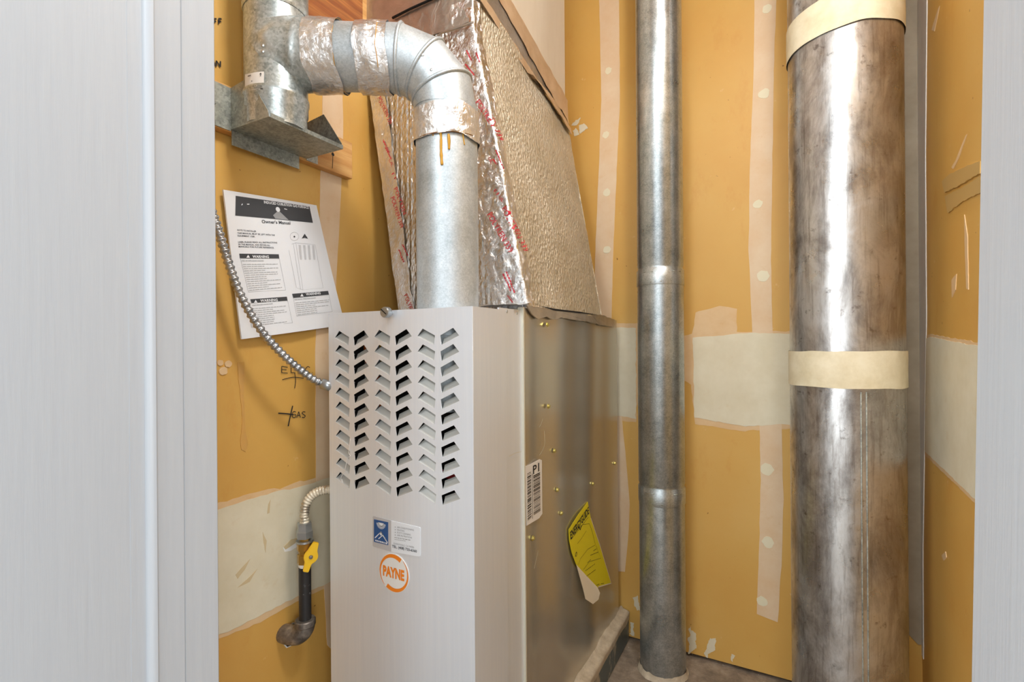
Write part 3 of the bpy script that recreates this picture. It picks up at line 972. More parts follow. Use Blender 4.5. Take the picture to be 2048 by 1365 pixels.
parts.append(([fr(*p) + NF * .0014 for p in [(759, 1068), (763, 1063.5), (768, 1071), (765, 1069), (763, 1072), (761, 1069)]], [(0, 1, 2, 3, 4, 5)]))
parts.append(dashes_on(fr(751.5, 1082.5), fr(775.5, 1089), NF, .0030, .0014, 3))
v, f = merge(parts); obj('emblem', v, f, M['sticker_white'], silver)
parts = []
for k, s_ in enumerate(['AIR CONDITIONING', 'HEATING', 'DUCT CLEANING', 'AIR FILTRATION']):
    y = 1054.5 + k * 5.3
    parts.append(text_on(fr(795, y + 1.7), fr(795 + len(s_) * 2.1, y + 1.7 + len(s_) * .38), NF, .0033, s_, .0012, .01))
    c = fr(791.3, y)
    parts.append(([c + Vector((math.cos(a) * .0011, -.0012, math.sin(a) * .0011)) for a in [k2 * math.pi / 4 for k2 in range(8)]], [tuple(range(8))]))
parts.append(dashes_on(fr(790, 1076), fr(822, 1081.5), NF, .0014, .0012, 4))
parts.append(dashes_on(fr(790, 1079.5), fr(812, 1083), NF, .0009, .0012, 5))
parts.append(text_on(fr(788, 1089), fr(829, 1097), NF, .0038, 'SUNNYVALE, CA 94086', .0012, .0))
v, f = merge(parts); obj('lettering', v, f, M['grey_print'], silver)
v, f = text_on(fr(785, 1095), fr(834.5, 1105.5), NF, .0050, 'TEL. (408) 733-6360', .0013, .02); obj('lettering', v, f, M['dark_print'], silver)

# round brand badge
bcn = fr(788.5, 1146.5)
RB = 0.0375
def arc_pts(r, a0, a1, n=24): return [(r * math.cos(a0 + (a1 - a0) * k / n), r * math.sin(a0 + (a1 - a0) * k / n)) for k in range(n + 1)]
def badge3(p, lift): return bcn + Vector((p[0], -lift, p[1]))
badge = prism('brand_badge', [badge3(p, 0) for p in arc_pts(RB, 0, 2 * math.pi * 47 / 48, 47)], NF, .0012, M['label_white'], fn)
badge['label'] = 'round white and orange brand badge'
def crescent(a0, a1, w0, w1, ro):
    n = 40; v = []; f = []
    for k in range(n + 1):
        t = k / n; a = a0 + (a1 - a0) * t; w_ = w0 + (w1 - w0) * t
        v += [badge3((ro * math.cos(a), ro * math.sin(a)), .0015), badge3(((ro - w_) * math.cos(a), (ro - w_) * math.sin(a)), .0015)]
    for k in range(n): f.append((2 * k, 2 * k + 1, 2 * k + 3, 2 * k + 2))
    return v, f
v, f = merge([crescent(math.radians(57), math.radians(57 + 172), .0088, .0008, RB * .965), crescent(math.radians(57 + 180), math.radians(57 + 180 + 172), .0088, .0008, RB * .965)])
obj('badge_ring', v, f, M['orange_print'], badge)
A_ = bcn + Vector((-.0275, 0, -.009)); B_ = bcn + Vector((.0262, 0, -.009))
v, f = text_on(A_, B_, NF, .0195, 'PAYNE', .0016, .05); obj('lettering', v, f, M['orange_print'], badge)
# scrap of thread hanging off a louver
th_ = thing('thread', 'thin white thread hanging from the lower left louvers', 'thread', fr(695, 975))
pth = [fr(*p) + NF * .003 for p in [(703, 878), (700, 905), (703, 912), (697, 917), (692, 940), (684, 956), (688, 966), (686, 958)]]
tube('strand', catmull(pth, 5), .0006, M['thread_white'], th_, 5)

# platform under the furnace
pf = thing('furnace_platform', 'low grey metal platform with tan sealant under the furnace', 'platform', (-0.65, 1.2, 0))
box('platform_body', XFL - 0.03, -0.456, 0.70, YB - 0.002, 0.001, ZP - 0.004, M['platform'], pf, 0.003)
rng = random.Random(3)
vv, ff = [], []
ny = 60
for i in range(ny + 1):
    y = 0.93 + (YB - 0.004 - 0.93) * i / ny
    drip = 0.012 + 0.012 * (noise.noise(Vector((y * 14, 3, 0))) + .4)
    edge = 0.004 * noise.noise(Vector((y * 30, 0, 1)))
    up_ = 0.014 + 0.008 * noise.noise(Vector((y * 22, 7, 1)))
    prof = [(XFR - .0055, ZP + up_ - .002), (XFR + .0006, ZP + up_), (XFR + .005, ZP + .006 + edge), (XFR + .016, ZP + .0035 + edge), (-.456 + .002, ZP + edge * .5), (-.4535, ZP - .006), (-.4545, ZP - drip - .006)]
    for x, z in prof: vv.append((x, y, z))
m_n = 7
for i in range(ny):
    for k in range(m_n - 1):
        ff.append((i * m_n + k, i * m_n + k + 1, (i + 1) * m_n + k + 1, (i + 1) * m_n + k))
obj('sealant_bead', vv, ff, M['mastic'], pf, True)

# ------------------------------------------------------------------ supply plenum
PY0, PY1 = 0.97, 1.50
ZB, ZM, ZTOP = ZS + 0.001, H + 0.745, ZC - 0.002
pn = thing('supply_plenum', 'foil-wrapped supply air duct rising from the furnace to the ceiling', 'air duct', (-0.70, 1.23, ZB))
def xr_at(z):
    t = (z - H - 0.08) / 0.665
    return max(-0.485 - 0.137 * t, -0.622)
def xl_at(z):
    t = (z - H - 0.08) / 0.665
    return max(-0.844 - 0.107 * t, XL + 0.006)
def yb_at(z): return 1.478 + 0.06 * (z - H - 0.08) / 0.665
def wobp(p, amp=.004):
    q = Vector(p) * 7
    return amp * noise.noise(q) + amp * .35 * noise.noise(q * 4)
def loft(name, fn2, nu, nv, mat, parent):
    v, f = [], []
    for j in range(nv + 1):
        for i in range(nu + 1):
            v.append(fn2(i / nu, j / nv))
    for j in range(nv):
        for i in range(nu):
            a = j * (nu + 1) + i
            f.append((a, a + 1, a + nu + 2, a + nu + 1))
    return obj(name, v, f, mat, parent, True)
def front_pt(u, z, lift=0.0):
    x = xl_at(z) + (xr_at(z) - xl_at(z)) * u
    y = PY0 + wobp((x, PY0, z)) * (1 if 0.02 < u < 0.98 else .5) - lift
    return Vector((x, y, z))
def side_pt(u, z, lift=0.0):
    y = PY0 + (yb_at(z) - PY0) * u
    x = xr_at(z) + wobp((5, y, z), .006) * (1 if u > .02 else .3) + .010 * math.sin(math.pi * min(1, max(0, u))) + lift
    return Vector((x, y, z))
zz = lambda v: ZB + (ZM - ZB) * v
zs = lambda u, v: ZB + (H + .825 - .12 * u - ZB) * v
loft('front_wrap', lambda u, v: front_pt(u, zz(v)), 30, 50, M['quilt_foil'], pn)
loft('side_wrap', lambda u, v: side_pt(u, zs(u, v)), 30, 50, M['quilt_dusty'], pn)
loft('left_wrap', lambda u, v: Vector((xl_at(zz(v)), PY0 + (yb_at(zz(v)) - PY0) * u, zz(v))), 4, 8, M['quilt_foil'], pn)
loft('rear_wrap', lambda u, v: Vector((xl_at(zz(v)) + (xr_at(zz(v)) - xl_at(zz(v))) * u, yb_at(zz(v)), zz(v))), 4, 8, M['quilt_dusty'], pn)
# corner tape on the front right edge (wraps onto the side) and the front left edge
def crk(p, a=.0028): return a * noise.noise(p * 60) + a * .6 * noise.noise(p * 130)
def tape_r(u, v):
    z = zz(v * 1.08)
    wf = 0.085 - 0.03 * v + .004 * noise.noise(Vector((z * 20, 1, 0)))
    ws = 0.028 + .012 * noise.noise(Vector((z * 16, 4, 0)))
    s = -wf + (wf + ws) * u
    x = xr_at(z)
    if s < 0:
        p = Vector((x + s, PY0 + wobp((x + s, PY0, z)), z)); p.y -= .0035 + crk(p)
        if s > -.006: p.x += .001
    else:
        p = side_pt(s / (yb_at(z) - PY0), z); p.x += .0035 + crk(p)
        if s < .006: p.y -= .001
    return p
tpr = loft('corner_foil_tape', tape_r, 34, 120, M['foil_crinkle'], pn)
def tape_l(u, v):
    z = zz(v)
    wf = 0.050 + .006 * noise.noise(Vector((z * 20, 8, 0)))
    x = xl_at(z) + wf * u
    p = Vector((x, PY0 + wobp((x, PY0, z)), z)); p.y -= .0035 + crk(p, .002)
    return p
tpl = loft('corner_foil_tape', tape_l, 10, 90, M['foil_tape'], pn)
# printed tape lettering
pf_ = lambda px, py: on_y(px, py, PY0 - .009)
def side_px(px, py):
    X = -0.5
    for _ in range(6):
        p = on_x(px, py, X); X = xr_at(p.z) + .004
    return on_x(px, py, X + .006)
def small_print(parent, items):
    for k, (a, b) in enumerate(items):
        A_, B_ = pf_(*a), pf_(*b)
        v, f = dashes_on(A_, B_, NF, .003, 0.0, k)
        q = []
        for p in v:
            y = PY0 + wobp((p.x, PY0, p.z)); c = Vector((p.x, y, p.z))
            q.append(Vector((p.x, y - .0057 - crk(c, .0028 if parent is tpr else .002), p.z)))
        obj('tape_print', q, f, M['red_print'], parent)
def letters(parent, items, on, n, h):
    def surf(p):
        x, z = p.x, p.z
        d = x - xr_at(z)
        if d <= 0:
            q = Vector((x, PY0 + wobp((x, PY0, z)), z)); q.y -= .0035 + crk(q, .0028 if parent is tpr else .002); q.y -= .001
            return q
        q = side_pt(d * 1.6 / (yb_at(z) - PY0), z); q.x += .0045 + crk(q)
        return q
    for a, b, s_ in items:
        v, f = text_on(on(*a), on(*b), n, h, s_, .0014, 0.0, None, surf)
        obj('tape_lettering', v, f, M['red_print'], parent)
letters(tpr, [((949, 205), (994, 272), 'POLYKEN 339'), ((973, 430), (1016, 506), 'POLYKEN 339'), ((1001, 418), (1043, 498), 'POLYKEN 339')], pf_, NF, .014)
letters(tpr, [((974, 316), (980, 326), 'UL'), ((986, 382), (992, 390), '11'), ((995, 396), (1003, 404), 'UL')], pf_, NF, .008)
small_print(tpr, [((983, 318), (990, 328)), ((989, 300), (1006, 340)), ((1003, 548), (1018, 582)), ((1009, 544), (1026, 586)), ((1012, 592), (1022, 606)), ((950, 105), (958, 124)), ((928, 128), (946, 150)), ((930, 100), (940, 120))])
letters(tpl, [((752, 196), (778, 250), 'POLYKEN 339'), ((779, 396), (799, 457), 'POLYKEN 339'), ((786, 378), (805, 430), 'POLYKEN'), ((806, 592), (830, 650), 'POLYKEN 339')], pf_, NF, .013)
letters(tpl, [((776, 320), (782, 334), 'UL'), ((782, 348), (787, 358), '11')], pf_, NF, .008)
small_print(tpl, [((768, 295), (780, 318)), ((764, 280), (776, 306)), ((795, 500), (806, 525)), ((803, 490), (814, 512))])
# upper box with foil band, tan tape and bare duct board
UX = -0.622
zq = lambda u: H + 0.745 - 0.05 * u
box('upper_duct', XL + 0.006, UX, PY0 + .002, 1.53, ZM - .06, ZTOP, M['duct_board'], pn, .002)
def upper_front(u, v):
    z = ZM + (ZTOP - ZM) * v
    x = XL + .004 + (UX - XL - .004) * u
    p = Vector((x, PY0 - .003, z)); p.y += wobp(p, .005) * .6
    return p
loft('upper_foil_wrap', upper_front, 24, 40, M['foil_dusty'], pn)
def band(name, z_lo, z_hi, mat, lift, amp, seed, y0=PY0 - .004):
    def g(u, v):
        y = y0 + (1.535 - y0) * u
        lo, hi = z_lo(u), z_hi(u)
        z = lo + (hi - lo) * v
        if v in (0.0, 1.0): z += amp * noise.noise(Vector((y * 26, seed, v * 7)))
        x = UX + lift if z > ZM else max(UX + lift, xr_at(z) + lift + .012 * math.sin(math.pi * min(1, u)))
        p = Vector((x, y, z)); p.x += .002 * noise.noise(p * 30 + Vector((seed, 0, 0)))
        return p
    return loft(name, g, 40, 8, mat, pn)
band('foil_band', lambda u: H + .806 - .12 * u, lambda u: H + .905 - .164 * u, M['foil_dusty'], .005, .005, 1)
band('tan_tape_band', lambda u: H + .886 - .164 * u, lambda u: H + .932 - .13 * u, M['tan_tape'], .0075, .006, 2, 1.0)
band('tan_tape_band', lambda u: H + .802 - .12 * u, lambda u: H + .826 - .118 * u, M['tan_tape'], .010, .004, 3, .985)
# rolled tape lip along the front seam
P = catmull([on_y(px, py, PY0 - .010) for px, py in [(720, 80), (785, 76), (860, 78), (884, 66), (915, 56), (947, 44)]], 6)
tube('seam_lip', P, [.0028 + .0012 * noise.noise(q * 40) for q in P], M['foil_dusty'], pn, 8)
P = [on_y(px, py, PY0 - .008) for px, py in [(785, 36), (820, 18), (860, 0), (900, -20)]]
tube('seam_gap', P, .003, M['black_gap'], pn, 6)
# torn foil tape over the furnace's top edge
Pt = [(1052, 612), (1105, 620), (1160, 625), (1207, 632), (1228, 640), (1228, 655), (1207, 652), (1172, 644), (1140, 640), (1120, 636), (1104, 640), (1092, 634), (1074, 638), (1060, 628)]
prism('base_tape', rough_outline([on_x(px, py, XFR + .002) for px, py in Pt], .01, .002, 80), NL, .003, M['foil_dusty'], fn)
Pg = [(1078, 612), (1110, 618), (1160, 624), (1196, 630), (1160, 627), (1110, 622)]
prism('seam_gap', [on_x(px, py, XFR + .0055) for px, py in Pg], NL, .0006, M['black_gap'], fn)
# foil apron on top of the cabinet in front of the plenum
def apron(u, v):
    x = -0.60 + (.125) * u; y = 0.90 + .075 * v
    p = Vector((x, y, ZS + .004 + .010 * v * v)); p.z += .003 * noise.noise(p * 50)
    return p
loft('base_apron', apron, 20, 10, M['foil_dusty'], fn)

# ------------------------------------------------------------------ flue connector
FX, FY, FR = -0.588, 0.819, 0.0613
fl = thing('flue_connector', 'galvanised flue pipe with elbow leaving the furnace top, taped joints', 'flue pipe', (FX, FY, ZS))
ZR = H + 0.569; ER = 0.100
TEE = Vector((-0.866, 0.642, 0))
RUN = Vector((TEE.x - FX, TEE.y - FY, 0)).normalized()
lathe('vertical_pipe', (FX, FY, ZT - .05), (0, 0, 1), [(0, FR), (ZR - ER - .060 - ZT + .05, FR)], M['galv'], fl, 48)
v, f = tube_geo([(FX + FR * .62, FY - FR * .78 + 0.004, ZT), (FX + FR * .62, FY - FR * .78 + 0.004, ZR - ER - .09)], .0018, 6)
# elbow gores
ctr = Vector((FX, FY, ZR - ER)) + RUN * ER
def elb(a):          # a: 0 at the vertical end, 90deg at the run
    return ctr - RUN * ER * math.cos(a) + UP * ER * math.sin(a), (RUN * math.sin(a) + UP * math.cos(a))
side_v = RUN.cross(UP)
cuts = [0, 30, 60, 90]
def ring(a, r):
    c, d = elb(a); s = (c - ctr).normalized()
    n = 48
    return [c + (s * math.cos(2 * math.pi * k / n) + side_v * math.sin(2 * math.pi * k / n)) * r for k in range(n)]
def gore(a0, a1, r):
    n = 48
    R0 = ring(math.radians(a0), r); R1 = ring(math.radians(a1), r)
    v = R0 + R1
    f = [(k, (k + 1) % n, n + (k + 1) % n, n + k) for k in range(n)]
    return v, f
def bead(a, r, br):
    n = 48; v = []; f = []
    c, d = elb(math.radians(a)); s = (c - ctr).normalized()
    for k in range(n):
        rad = s * math.cos(2 * math.pi * k / n) + side_v * math.sin(2 * math.pi * k / n)
        for j in range(6):
            b = 2 * math.pi * j / 6
            v.append(c + rad * (r + br * math.cos(b)) + d * br * math.sin(b))
    for k in range(n):
        for j in range(6):
            k2 = (k + 1) % n; j2 = (j + 1) % 6
            f.append((k * 6 + j, k2 * 6 + j, k2 * 6 + j2, k * 6 + j2))
    return v, f
er = FR * 1.03
for a0, a1 in ((-4, 24), (24, 54), (54, 84)):
    v, f = gore(a0, a1, er)
    obj('elbow_gore', v, f, M['galv'], fl, True)
for a in (24, 54, 84):
    v, f = bead(a, er, .0038)
    obj('elbow_bead', v, f, M['galv'], fl, True)
c0, _ = elb(0); c1, _ = elb(math.radians(90))
lathe('elbow_collar', c0 - UP * .066, UP, [(0, FR * 1.02), (.068, FR * 1.02)], M['galv'], fl, 48, (False, False))
lathe('elbow_collar', c1 - RUN * .012, RUN, [(0, FR * 1.02), (.024, FR * 1.02)], M['galv'], fl, 48, (False, False))
runL = (Vector((TEE.x, TEE.y, ZR)) - c1).length
lathe('horizontal_pipe', c1 + RUN * .01, RUN, [(0, FR), (runL - .06, FR)], M['galv'], fl, 48)
def foil_wrap(o_, d_, L_, r_, seed, name='foil_tape'):
    prof = [(L_ * k / 16, r_) for k in range(17)]
    v, f = lathe_geo(o_, d_, prof, 72, (False, False), .0026, 42, seed)
    # ragged ends
    d_ = Vector(d_).normalized()
    for i in range(72):
        a = noise.noise(Vector((math.cos(i / 72 * 6.283) * 1.6, math.sin(i / 72 * 6.283) * 1.6, seed)))
        for row, sgn in ((0, 1), (16, -1)):
            idx = row * 72 + i
            v[idx] = v[idx] + d_ * a * .009
    return obj(name, v, f, M['foil_tape'], fl, True)
foil_wrap(c0 - UP * .070, UP, .062, FR * 1.02 + .0028, 1.3)
def s_of(px):                                     # metres along the run for a pixel column
    u = (px - 1024) / 1000.0; f0 = Vector((FX, FY, 0))
    return (u * FW.dot(f0) - RT.dot(f0)) / (RT.dot(RUN) - u * FW.dot(RUN))
q0 = Vector((FX, FY, ZR))
foil_wrap(q0 + RUN * s_of(786), RUN, s_of(724) - s_of(786), FR * 1.02 + .0030, 5.1)
foil_wrap(q0 + RUN * s_of(690), RUN, s_of(628) - s_of(690), FR * 1.03 + .0036, 9.4)
# amber sealant at the joints and drips on the vertical pipe
def on_pipe(px, py, r=FR, cx_=FX, cy_=FY):
    d = ray(px, py)
    a = d.x ** 2 + d.y ** 2; b = -2 * (d.x * cx_ + d.y * cy_); c = cx_ ** 2 + cy_ ** 2 - r * r
    D = max(b * b - 4 * a * c, 0)
    t = (-b - math.sqrt(D)) / (2 * a)
    return CAM + d * t
for pts, r_ in [([(881, 263), (882, 276), (882, 300), (883, 318), (884, 330)], .0028), ([(897, 268), (898, 284), (898, 299)], .0030), ([(926, 268), (927, 278), (929, 290)], .0018), ([(866, 264), (866, 272)], .0016)]:
    P = catmull([on_pipe(px, py, FR + .0004) for px, py in pts], 5)
    rr = [r_ * (0.8 + .5 * noise.noise(p * 90)) for p in P]
    tube('sealant_drip', P, rr, M['sealant_amber'], fl, 8)
P = [on_pipe(px, py, FR * 1.02 + .002) for px, py in [(836, 276), (850, 270), (866, 266), (884, 264), (905, 263), (925, 266), (942, 270), (955, 277)]]
tube('sealant_line', catmull(P, 4), .0011, M['sealant_dark'], fl, 6)
def seam_line(px, seed):
    c = q0 + RUN * s_of(px)
    P = []
    for k in range(20):
        a = math.radians(-120 + 240 * k / 19)
        d1 = (-FW) * math.cos(a) + UP * math.sin(a)
        P.append(c + d1 * (FR * 1.02 + .003) + RUN * .003 * noise.noise(Vector((k * .5, seed, 0))))
    return tube('sealant_line', P, .0007, M['sealant_amber'], fl, 6)
seam_line(691, 2); seam_line(773, 5)
for px, py in [(845, 110), (863, 140)]:
    # rivets on the elbow
    d = ray(px, py); best = None
    for i in range(200):
        t = .86 + i * .001
        p = CAM + d * t
        q = p - ctr; along = q.dot(side_v); qq = q - side_v * along
        if math.hypot(qq.length - ER, along) < er:
            best = p; break
    if best:
        nrm = (best - (ctr + (qq.normalized() * ER))).normalized()
        lathe('rivet', best - nrm * .001, nrm, [(0, .0036), (.0016, .0034), (.003, .0012)], M['steel_screw'], fl, 12)

# ------------------------------------------------------------------ vent tee on the wall
tz0 = H + 0.405
tee = thing('vent_tee', 'spangled galvanised vent tee standing in the wall bracket', 'vent pipe', (TEE.x, TEE.y, tz0 + .016))
TR_ = 0.0572
lathe('tee_body', (TEE.x, TEE.y, tz0 + .016), UP, [(0, TR_ * .97), (.03, TR_ * .97), (.034, TR_ * 1.01), (.052, TR_ * 1.01), (.056, TR_ * 1.045), (.062, TR_ * 1.045), (.066, TR_), (.222, TR_)], M['galv_tee'], tee, 48)
lathe('upper_pipe', (TEE.x, TEE.y, tz0 + .2385), UP, [(0, TR_ * 1.02), (.004, TR_ * 1.05), (.010, TR_ * 1.05), (.014, TR_ * 1.03), (ZC - tz0 - .2385 - .002, TR_ * 1.03)], M['galv_tee'], tee, 48)
# branch boot
tc_ = Vector((TEE.x, TEE.y, ZR))
bdir = -RUN
bside = UP.cross(bdir).normalized()
if bside.dot(CAM - tc_) < 0: bside = -bside
v, f = [], []
NS, NPH = 26, 60
BE = FR * 1.03
for i in range(NS + 1):
    for k in range(NPH):
        ph = -math.pi + 2 * math.pi * k / NPH
        aph = min(abs(ph), math.pi - abs(ph))          # 0 at front/back, pi/2 at top and bottom
        sb = -.034 + .088 * (aph / (math.pi / 2)) ** 1.15
        s_ = sb + (.118 - sb) * i / NS
        rb = (math.sqrt(max(TR_ ** 2 - min(sb, TR_) ** 2, 0)) + .0012) / max(math.cos(aph), .2)
        rb = min(rb, BE * 1.05)
        w_ = min(1, max(0, (s_ - sb) / .040)); w_ = w_ * w_ * (3 - 2 * w_)
        r = rb + (BE * (1.05 - .05 * i / NS) - rb) * w_
        need = (math.sqrt(max(TR_ ** 2 - s_ ** 2, 0)) + .0012) / max(math.cos(aph), .2) if abs(s_) < TR_ else 0
        if aph < 1.0: r = max(r, min(need, BE * 1.08))
        bump_s = .048 + .008 * math.sin(ph)
        r += .0034 * math.exp(-((s_ - bump_s) / .0035) ** 2)
        v.append(tc_ + bdir * s_ + (bside * math.cos(ph) + UP * math.sin(ph)) * r)
for i in range(NS):
    for k in range(NPH):
        k2 = (k + 1) % NPH
        f.append((i * NPH + k, i * NPH + k2, (i + 1) * NPH + k2, (i + 1) * NPH + k))
obj('branch_boot', v, f, M['galv_tee'], tee, True)
for px, py in [(528, 95), (528, 107)]:
    p = on_pipe(px, py, TR_ + .002, TEE.x, TEE.y)
    n_ = (p - Vector((TEE.x, TEE.y, p.z))).normalized()
    lathe('rivet', p + n_ * .006, n_, [(0, .0034), (.0015, .003), (.0026, .001)], M['steel_screw'], tee, 10)
# paper label on the tee
vv, ff = [], []
for j in range(3):
    for i in range(7):
        px = 490 + 38 * i / 6; py = (149 - 6 * math.sin(i / 6 * 1.5)) + (180 - 146) * j / 2
        vv.append(on_pipe(px, py, TR_ + .0012, TEE.x, TEE.y))
for j in range(2):
    for i in range(6):
        ff.append((j * 7 + i, j * 7 + i + 1, (j + 1) * 7 + i + 1, (j + 1) * 7 + i))
lab = obj('paper_label', vv, ff, M['label_white'], tee, True)
parts = []
for a, b, s_ in [((496, 154), (502, 152), '5T7'), ((503, 164), (505, 163.5), '.'), ((506, 174), (512, 173), 'UL'), ((521, 179), (526, 179), 'No.')]:
    A_ = on_pipe(*a, TR_ + .002, TEE.x, TEE.y); B_ = on_pipe(*b, TR_ + .002, TEE.x, TEE.y)
    n_ = (A_ - Vector((TEE.x, TEE.y, A_.z))).normalized()
    parts.append(dashes_on(A_, B_, n_, .0022, .0005, len(s_)))
A_ = on_pipe(521.5, 153, TR_ + .002, TEE.x, TEE.y); n_ = (A_ - Vector((TEE.x, TEE.y, A_.z))).normalized()
parts.append(ribbon_geo([A_, A_ + UP * .006], .0012, n_, .0006)); parts.append(ribbon_geo([A_ + UP * .0035 + n_.cross(UP) * .0018, A_ + UP * .0062, A_ + UP * .0035 - n_.cross(UP) * .0018], .001, n_, .0006))
v, f = merge(parts); obj('lettering', v, f, M['ink'], lab)

# ------------------------------------------------------------------ wall bracket and backing boards
BX0, BX1, BY0, BY1 = XL + .0215, -0.815, 0.588, 0.762
BZ = H + 0.418
br = thing('wall_bracket', 'galvanised wall bracket with flat shelf holding the vent tee', 'bracket', (XL + .021, .67, BZ))
box('shelf', BX0, BX1, BY0, BY1, BZ - .0012, BZ, M['galv_dull'], br)
box('shelf_lip', BX1 - .0012, BX1, BY0 + .004, BY1, BZ, BZ + .007, M['galv_dull'], br)
for y_ in (BY0, BY1 - .0012):
    pts = [Vector((BX0, y_, BZ)), Vector((BX1 + .0, y_, BZ)), Vector((BX1 - .004, y_, BZ + .012)), Vector((XL + .078, y_, BZ + .085)), Vector((BX0, y_, BZ + .078))]
    prism('wing', pts, (0, 1, 0), .0012, M['galv_dull'], br)
box('mounting_flange', BX0 - .0005, BX0 + .0012, BY0 - .045, BY0, BZ - .004, BZ + .078, M['galv_dull'], br)
box('mounting_flange', BX0 - .0005, BX0 + .0012, BY1, BY1 + .03, BZ - .004, BZ + .078, M['galv_dull'], br)
box('wall_flange', BX0 - .0005, BX0 + .0012, BY0 + .002, BY1 - .02, BZ - .030, BZ - .0014, M['galv_dull'], br)
p = on_x(427, 204, BX0 + .0012)
lathe('mounting_screw', p, NL, [(0, .0045), (.001, .0045), (.003, .003), (.0032, .0005)], M['steel_screw'], br, 12)

bb = box('backing_board', XL + .0015, XL + .0205, 0.50, 0.898, H + .412, H + .500, M['wood_pale'], None, .001)
bb['label'] = 'pale wooden board screwed to the left wall behind the bracket'; bb['category'] = 'board'
sx = lambda px, py: on_x(px, py, XL + .0206)
v, f = merge([ribbon_geo([sx(666, 298), sx(665.5, 320), sx(664.5, 337)], .0016, NL, .0003), ([sx(665.5, 309) + Vector((.0006, math.cos(a) * .0045, math.sin(a) * .004)) for a in [k * math.pi / 5 for k in range(10)]], [tuple(range(10))])])
obj('pen_mark', v, f, M['ink'], bb)
wd = box('plywood_panel', XL + .0015, XL + .0125, 0.70, 0.945, H + .735, ZC - .002, M['wood_red'], None, .001)
wd['label'] = 'reddish brown wood panel on the left wall above the flue run'; wd['category'] = 'wood panel'
st = box('wood_strip', XL + .0015, XL + .0055, 0.946, 0.968, H + .735, ZC - .002, M['wood_pale'], None, .001)
st['label'] = 'narrow pale wood strip between the dark wood panel and the duct'; st['category'] = 'board'

# ------------------------------------------------------------------ owner's manual
mn = thing('owners_manual', 'white printed owner manual pinned to the left wall', 'booklet', on_x(480, 678, XL + .008))
XM = XL + .010
mp = lambda px, py: on_x(px, py, XM)
TL_, TRr, BL_, BR_ = mp(445, 380), mp(633, 411), mp(480, 679), mp(688.6, 650.5)
eu_n = (TRr - TL_).normalized(); evn = (BL_ - TL_).normalized()
W_, H_ = (TRr - TL_).length, (BL_ - TL_).length
def msurf(p):
    s = (p - TL_).dot(eu_n) / W_; t = (p - TL_).dot(evn) / H_
    b = .006 * math.sin(math.pi * min(1, max(0, s))) * t + .004 * t * t + .003 * (1 - s) * (1 - t) + .0015 * math.sin(3 * s + 2 * t)
    return Vector((XM + b, p.y, p.z))
def page(u, v): return msurf(TL_.lerp(TRr, u).lerp(BL_.lerp(BR_, u), v))
nu, nv = 16, 20
vv, ff = [], []
for lay in (0, 1):
    for j in range(nv + 1):
        for i in range(nu + 1):
            vv.append(page(i / nu, j / nv) - Vector((.004 * lay, 0, 0)))
q = (nu + 1) * (nv + 1)
for j in range(nv):
    for i in range(nu):
        a = j * (nu + 1) + i
        ff.append((a, a + 1, a + nu + 2, a + nu + 1)); ff.append(tuple(x + q for x in (a, a + nu + 1, a + nu + 2, a + 1)))
brd = [i for i in range(nu)] ; 
def edge(a, b): ff.append((a, b, b + q, a + q))
for i in range(nu): edge(i, i + 1); edge(nv * (nu + 1) + i, nv * (nu + 1) + i + 1)
for j in range(nv): edge(j * (nu + 1), (j + 1) * (nu + 1)); edge(j * (nu + 1) + nu, (j + 1) * (nu + 1) + nu)
pg = obj('pages', vv, ff, M['paper'], mn, True); auto_sharp(pg, 50)
def area(name, pts, mat, lift, parent=pg, sub=10):
    """printed quad (pixel corners TL,TR,BR,BL) following the page"""
    a, b, c, d = [mp(*p) for p in pts]
    v, f = [], []
    for j in range(sub + 1):
        for i in range(sub + 1):
            p = (a.lerp(b, i / sub)).lerp(d.lerp(c, i / sub), j / sub)
            v.append(msurf(p) + NL * lift)
    for j in range(sub):
        for i in range(sub):
            k = j * (sub + 1) + i
            f.append((k, k + 1, k + sub + 2, k + sub + 1))
    return v, f
def PA(name, pts, mat, lift=.0006):
    v, f = area(name, pts, mat, lift); return obj(name, v, f, M[mat], pg)
def z7(x, y): return (440 + x / 4.266, 370 + y / 4.266)
banner = PA('printed_banner', [z7(124, 96), z7(760, 186), z7(790, 324), z7(120, 264)], 'dark_print')
def T(s_, a, b, h, lift=.0009, bold=0.0):
    return text_on(mp(*z7(*a)), mp(*z7(*b)), NL, h, s_, lift, bold, None, msurf)
def lines(items, mat, name='lettering'):
    v, f = merge(items); return obj(name, v, f, M[mat], pg)
items = [T('INDUCED COBUSTION GAS FURNACE', (364, 160), (752, 206), .0055, .0012, .03)]
c = mp(*z7(482, 212))
items.append(([msurf(c + Vector((0, math.cos(a) * .0052, math.sin(a) * .0052))) + NL * .0012 for a in [k * math.pi / 7 for k in range(14)]], [tuple(range(14))]))
for a, b in [((537, 206), (562, 212)), ((172, 176), (180, 164)), ((218, 168), (238, 168))]:
    items.append(ribbon_geo([msurf(mp(*z7(*a))), msurf(mp(*z7(*b)))], .0016, NL, .0012))
lines(items, 'paper')
fv = [msurf(mp(*z7(*p))) + NL * .0010 for p in [(478, 228), (500, 232), (575, 302), (460, 292), (440, 262)]]
obj('printed_flame', fv, [(0, 1, 2, 3, 4)], M['grey_print'], pg)
lines([T("Owner's Manual", (345, 328), (592, 340), .0068, .0008, .015)], 'dark_print')
tx = []
